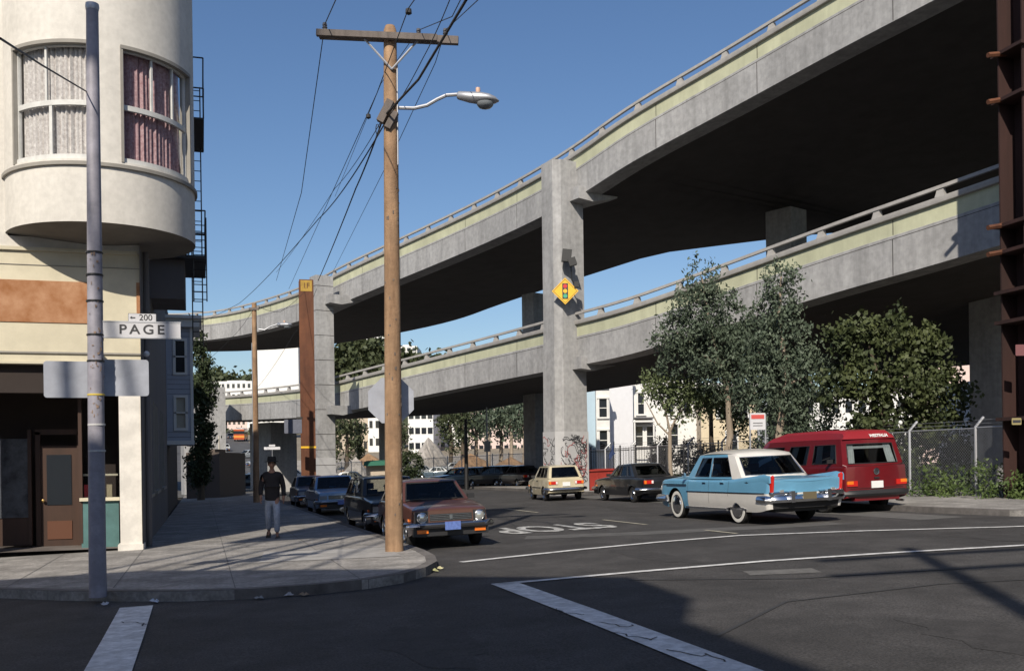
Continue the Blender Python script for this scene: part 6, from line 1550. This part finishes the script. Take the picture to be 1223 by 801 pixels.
mb = MB(); rows = [[(.1-.3*u+.03*math.sin(v*7), .04*math.sin(u*9+v*4), 2.3-u*.6-v*.5*(1-u*.6)) for u in [i/8 for i in range(9)]] for v in [i/4 for i in range(5)]]; mb.grid(rows, mat('flag_navy', (.02, .04, .12), .8)); o = mb.build('cloth', fl, smooth=True)
# white blocks on the skyline and beyond the viaduct
random.seed(4)
def block(label, x0, x1, ytop, ybot, k, m=whitew, rows=4, cols=6, depth=20, name='tower_block', wm=None, gap=.5):
    a = at(x0, 550, k); b = at(x1, 550, k); zt_ = at((x0+x1)/2, ytop, k).z; zb_ = at((x0+x1)/2, ybot, k).z; d = b-a; d.z = 0; L = d.length
    M = Matrix.Translation((a.x, a.y, zb_)) @ Rz(math.atan2(d.y, d.x)); H = zt_-zb_; r = empty(name, M, label, 'building')
    hs_ = []
    for i in range(rows):
        for j in range(cols): hs_.append(((j+gap/2)/cols, (j+1-gap/2)/cols, (i+.35)/rows, (i+.75)/rows))
    mb = MB(); mb.box((L/2, depth/2+.02, H/2), (L-.01, depth, H-.01), m); 
    mb.build('wall', r)
    mb = MB()
    for h in hs_: mb.box(((h[0]+h[1])/2*L, -.02, (h[2]+h[3])/2*H), ((h[1]-h[0])*L, .12, (h[3]-h[2])*H), wm or darkpane)
    if hs_: o = mb.build('windows', r); o['kind'] = 'stuff'
    mb = MB(); mb.box((L*.5, depth*.4, H+H*.03), (L*.4, depth*.4, H*.08), m); mb.build('roof_house', r)
    return r
block('plain bright white blank walled block beyond the distant pole', 308, 358, 405, 470, 260, rows=0, cols=0)
block('white terraced tower on the skyline left of the near wooden pole', 434, 463, 393, 440, 420, rows=5, cols=5, gap=.3)
block('stepped white tower on the skyline right of the near wooden pole', 474, 500, 413, 450, 420, rows=4, cols=4, gap=.3)
block('low white building on the far left hillside', 252, 308, 455, 480, 380, rows=2, cols=9)
block('white apartment block at the top of the far hill', 296, 330, 485, 530, 330, rows=4, cols=6)
block('pale pink apartment block at the top of the far hill', 272, 300, 490, 530, 335, m=pink, rows=4, cols=5)
block('white block above the far hill street right of the distant pole', 328, 362, 487, 535, 325, rows=3, cols=5)
block('white apartment block behind the rubble lot left of the eucalyptus row', 488, 518, 470, 560, 190, rows=5, cols=4, gap=.25)
block('long pale stucco block behind the rubble lot near the stop sign', 396, 470, 500, 565, 200, m=tanw, rows=3, cols=10)
block('bright white block between trees behind the rubble lot', 440, 462, 497, 560, 195, rows=3, cols=3)
block('pink and white houses behind the eucalyptus row', 560, 650, 478, 560, 200, m=pink, rows=5, cols=9)
block('white building on stilts behind the tall trees', 516, 560, 505, 560, 215, rows=3, cols=5)
block('white building far behind the right trees', 960, 1100, 470, 570, 95, rows=3, cols=9)
# a stepped hospital-like top
# hills
def hill(name, x0, x1, pts, k, m):
    mb = MB(); rows = []; xs = [p[0] for p in pts]
    crest = [at(x, y, k) for x, y in pts]
    for dd, f in ((-70, .0), (-35, .62), (0, 1), (60, .8), (150, .3)):
        rows.append([Vector((c.x*(k+dd)/k, c.y*(k+dd)/k, (c.z-(-3))*f-3)) for c in crest])
    mb.grid(rows, m); return struct(mb.build(name, smooth=True, ang=80))
hillm = mat('wooded_hill', (.035, .045, .025), .95, var=.4, scale=.05, bump=1, bscale=.3)
CR1 = [(150, 560), (200, 500), (240, 458), (262, 452), (285, 460), (310, 462), (345, 452), (370, 425), (395, 418), (420, 412), (450, 416), (480, 432), (520, 440), (560, 446), (620, 470), (700, 520), (760, 560)]
hill('hill', 0, 0, CR1, 450, hillm)
def forest(label, spec, k, m, n, size, seed, name='treeline'):
    bl = []; rnd = random.Random(seed)
    for x, y, rx, ry in spec:
        c = at(x, y, k+rnd.uniform(-6, 6)); q = k/FL; bl.append((c, (rx*q, rx*q, ry*q)))
    o = leaves(bl, n, size, m, seed=seed, clump=size*2.2, hang=.1, name=name, aspect=1.4, per=30); local_origin(o); return tag(o, label, 'trees', kind='stuff')
rnd = random.Random(77)
spec = []
for i in range(len(CR1)-1):
    (xa, ya), (xb, yb) = CR1[i], CR1[i+1]
    for t in range(max(2, int((xb-xa)/7))):
        u = t/max(2, int((xb-xa)/7)); x, y = lerp(xa, xb, u), lerp(ya, yb, u)
        if 225 < x < 620:
            for dy in (0, 10, 22, 36): spec.append((x+rnd.uniform(-4, 4), y-2+dy+rnd.uniform(-5, 4), rnd.uniform(5, 10), rnd.uniform(4, 8)))
forest('wooded hillside below the skyline towers', spec, 405, farl, 42000, 2.1, 5)
forest('row of street trees at the top of the far hill', [(x, 523+rnd.uniform(-2, 3), 7, 5) for x in range(262, 366, 8)], 300, farl, 5000, 1.1, 6)
# eucalyptus row beyond the lot: trunks one can tell apart
TG = 'tall trees behind the rubble lot'
n_ = 0
for x, top, k, sp, pale in ((398, 505, 140, 12, 0), (414, 500, 142, 12, 0), (428, 510, 145, 9, 0), (478, 510, 150, 8, 0), (538, 492, 128, 14, 0), (552, 488, 126, 15, 0), (568, 490, 130, 13, 1), (583, 489, 126, 14, 1), (598, 490, 130, 12, 1), (610, 489, 128, 13, 1), (626, 488, 125, 14, 1), (640, 490, 128, 12, 1), (655, 495, 125, 12, 0)):
    rnd2 = random.Random(x)
    tree(['leafy tree behind the rubble lot,', 'tall eucalyptus with pale trunk,'][pale]+' %s' % {398: 'leftmost, beside the far column', 414: 'second from the far column', 428: 'third from the far column', 478: 'just right of the near pole', 538: 'leftmost and darkest of the main grove', 552: 'second from the left of the main grove', 568: 'left of the tall lamp post', 583: 'just right of the tall lamp post', 598: 'in the middle of the pale trunks', 610: 'next right of the middle pale trunk', 626: 'second from the tall column', 640: 'next to the dark inner column', 655: 'behind the dark inner column'}[x],
         x, 560, k, [(x, top-2+rnd2.uniform(-3, 3), sp*.8, 9, 0), (x+rnd2.uniform(-4, 4), top+12, sp*.85, 10, 0), (x+rnd2.uniform(-5, 5), top+26, sp*.7*(1 if not pale else .6), 8, 0)]+([(x+3, top+40, sp*.5, 8, 0)] if not pale else []),
         1000, .5, farl if not pale else euc, [([(x, None, 0), (x+1, 525, 0), (x-1, top+6, 0)], .34, .12)], bark if pale else barkd, 'eucalyptus_tree' if pale else 'street_tree', x, TG, clump=1.1, per=22)
# rubble mounds and a demolition lot
def mound(label, x, ytop, rx, k, m, h_px, seed):
    c = at(x, 560, k); q = k/FL; rnd3 = random.Random(seed); R0 = rx*q; H0 = at(x, ytop, k).z-gz(c.x, c.y); mb = MB(); rows = []
    for i in range(9):
        t = i/8; row = []
        for j in range(28):
            a = 2*math.pi*j/28; rr = R0*t*(1+.18*math.sin(3*a+seed)+.08*rnd3.uniform(-1, 1)); z = H0*(1-t)**.8*(1+.25*math.sin(2*a+seed)*t)*(1+rnd3.uniform(-.12, .12)*t)-.15*t
            row.append((rr*math.cos(a), rr*math.sin(a), z))
        rows.append(row)
    mb.grid(rows, m, close=True); o = mb.build('rubble_mound', M=T(c.x, c.y, gz(c.x, c.y)), smooth=False); return tag(o, label, 'rubble', 'rubble mounds in the empty lot')
rub = mat('rubble_grey', (.30, .28, .26), .95, var=.4, scale=1.4, bump=.8, bscale=5); rub2 = mat('rubble_brown', (.24, .15, .085), .95, var=.4, scale=1.2, bump=.8, bscale=5)
mound('tall pale grey rubble mound right of the near wooden pole', 512, 522, 24, 135, rub, 0, 1); mound('brown earth mound in the lot before the main grove', 562, 541, 30, 122, rub2, 0, 2); mound('low brown mound left of the near wooden pole', 440, 541, 30, 125, rub2, 0, 3); mound('low grey mound left of the near wooden pole', 425, 545, 18, 118, rub, 0, 4); mound('long low brown mound before the pale trunks', 610, 545, 34, 120, rub2, 0, 5)
rnd = random.Random(31); mb = MB()
for _ in range(700):
    x = rnd.uniform(398, 655); k = rnd.uniform(108, 138); c = at(x, 560, k); s_ = rnd.uniform(.15, .7)
    mb.box((c.x, c.y, gz(c.x, c.y)+s_*.2), (s_, s_*rnd.uniform(.5, 1.4), s_*rnd.uniform(.3, .9)), rnd.choice((rub, rub2, rub, MATS['dark_brown_siding'], plate_w if rnd.random() < .3 else rub)), rz=rnd.uniform(0, 3))
o = mb.build('rubble'); local_origin(o); tag(o, 'broken concrete and timber scattered over the empty lot', 'rubble', kind='stuff')
# posts in the lot
def post(label, x, ytop, k, r_, m, hd=None, cat='pole', name='lamp_post'):
    c = at(x, 560, k); g = gz(c.x, c.y); h = at(x, ytop, k).z-g; o = empty(name, (c.x, c.y, g), label, cat); mb = MB(); mb.tube([(0, 0, -.1), (0, 0, h)], [r_, r_*.7], m, 8); mb.build('shaft', o, smooth=True)
    if hd: mb = MB(); mb.box((0, -.05, h-hd[0]), hd[1], m); mb.build('signal_head', o)
    return o
post('dark post standing among the cars in the freeway shade', 557, 500, 62, .14, blackm, None, name='post')
post('thin pale post rising before the pale trunks', 582, 486, 66, .07, galv, (2.6, (.35, .3, .7)), name='signal_post')
post('slim dark post left of the far street', 252, 505, 82, .09, galv, None, name='post')
post('pale post at the foot of the far street', 262, 520, 75, .07, mat('pale_post', (.45, .42, .36), .7), None, name='post')
post('brown wooden pole before the cream house', 850, 470, 47, .13, barkd, None, name='utility_pole')
post('white post beside the slender street tree', 799, 528, 40, .05, galv, None, name='post')
# dark round bush by the pole and a green awning
c = at(487, 552, 62); base = Vector((c.x, c.y, gz(c.x, c.y))); root = empty('shrub', base, 'dark round bush showing above the roof of the brown hatchback', 'shrub'); leaves([(at(488, 556, 62)-base, (.9, .9, 1.0))], 2500, .16, dk, seed=44, parent=root, clump=.3, hang=0); limbs('stem', root, [([Vector((0, 0, -.1)), Vector((0, 0, 1.0))], .06, .04)], barkd)
c = at(452, 552, 66); kio = empty('kiosk', gmat(c.x, c.y, R_(-17)), 'small kiosk with a green awning left of the wooden pole', 'kiosk'); mb = MB(); mb.box((0, 0, 1.0), (1.4, 1.2, 2.0), tanw); mb.build('wall', kio); mb = MB(); mb.grid([[(x, y, z) for x in (-.8, 0, .8)] for y, z in ((-1.1, 1.75), (-.6, 2.02), (.6, 2.1))], mat('awning_green', (.03, .13, .09), .7)); mb.build('awning', kio)
# ivy clad mass at the left beyond the row house, and concrete pier behind it
tree('tall dark ivy clad cypress beyond the blue grey bay', 240, 600, 58, [(240, 410, 8, 14, 0), (240, 436, 11, 20, 0), (243, 470, 15, 26, 0), (240, 515, 14, 30, 0), (238, 555, 14, 30, 0), (222, 388, 12, 8, 0)], 9000, .22, dk, [([(240, None, 0), (241, 500, 0), (242, 420, 0)], .22, .06)], barkd, 'cypress_tree', 51, None, clump=.4, hang=0)
r = block('low dark shed wall in the shade past the row house', 222, 262, 540, 600, 62, m=mat('shed_wall', (.10, .08, .07), .9), rows=0, cols=0, depth=6, name='shed')
ab = empty('concrete_abutment', at(243, 560, 80), 'blank grey concrete abutment under the far end of the freeway', 'wall'); mb = MB(); mb.box((0, 0, 2.0), (3.2, 3, 9), conc, rz=.1); mb.build('wall', ab)
# sloping concrete wing wall behind the man
ww = at(345, 575, 78); wg = gz(ww.x, ww.y); o = empty('wing_wall', (ww.x, ww.y, wg), 'sloping pale concrete wing wall behind the walking man', 'wall'); mb = MB(); 
for y in (0, .4): mb.quad([(-1.1, y, -.2), (.6, y, -.2), (-1.1, y, 2.3)], conc2)
mb.quad([(.6, 0, -.2), (-1.1, 0, 2.3), (-1.1, .4, 2.3), (.6, .4, -.2)], conc2); mb.build('wall', o)
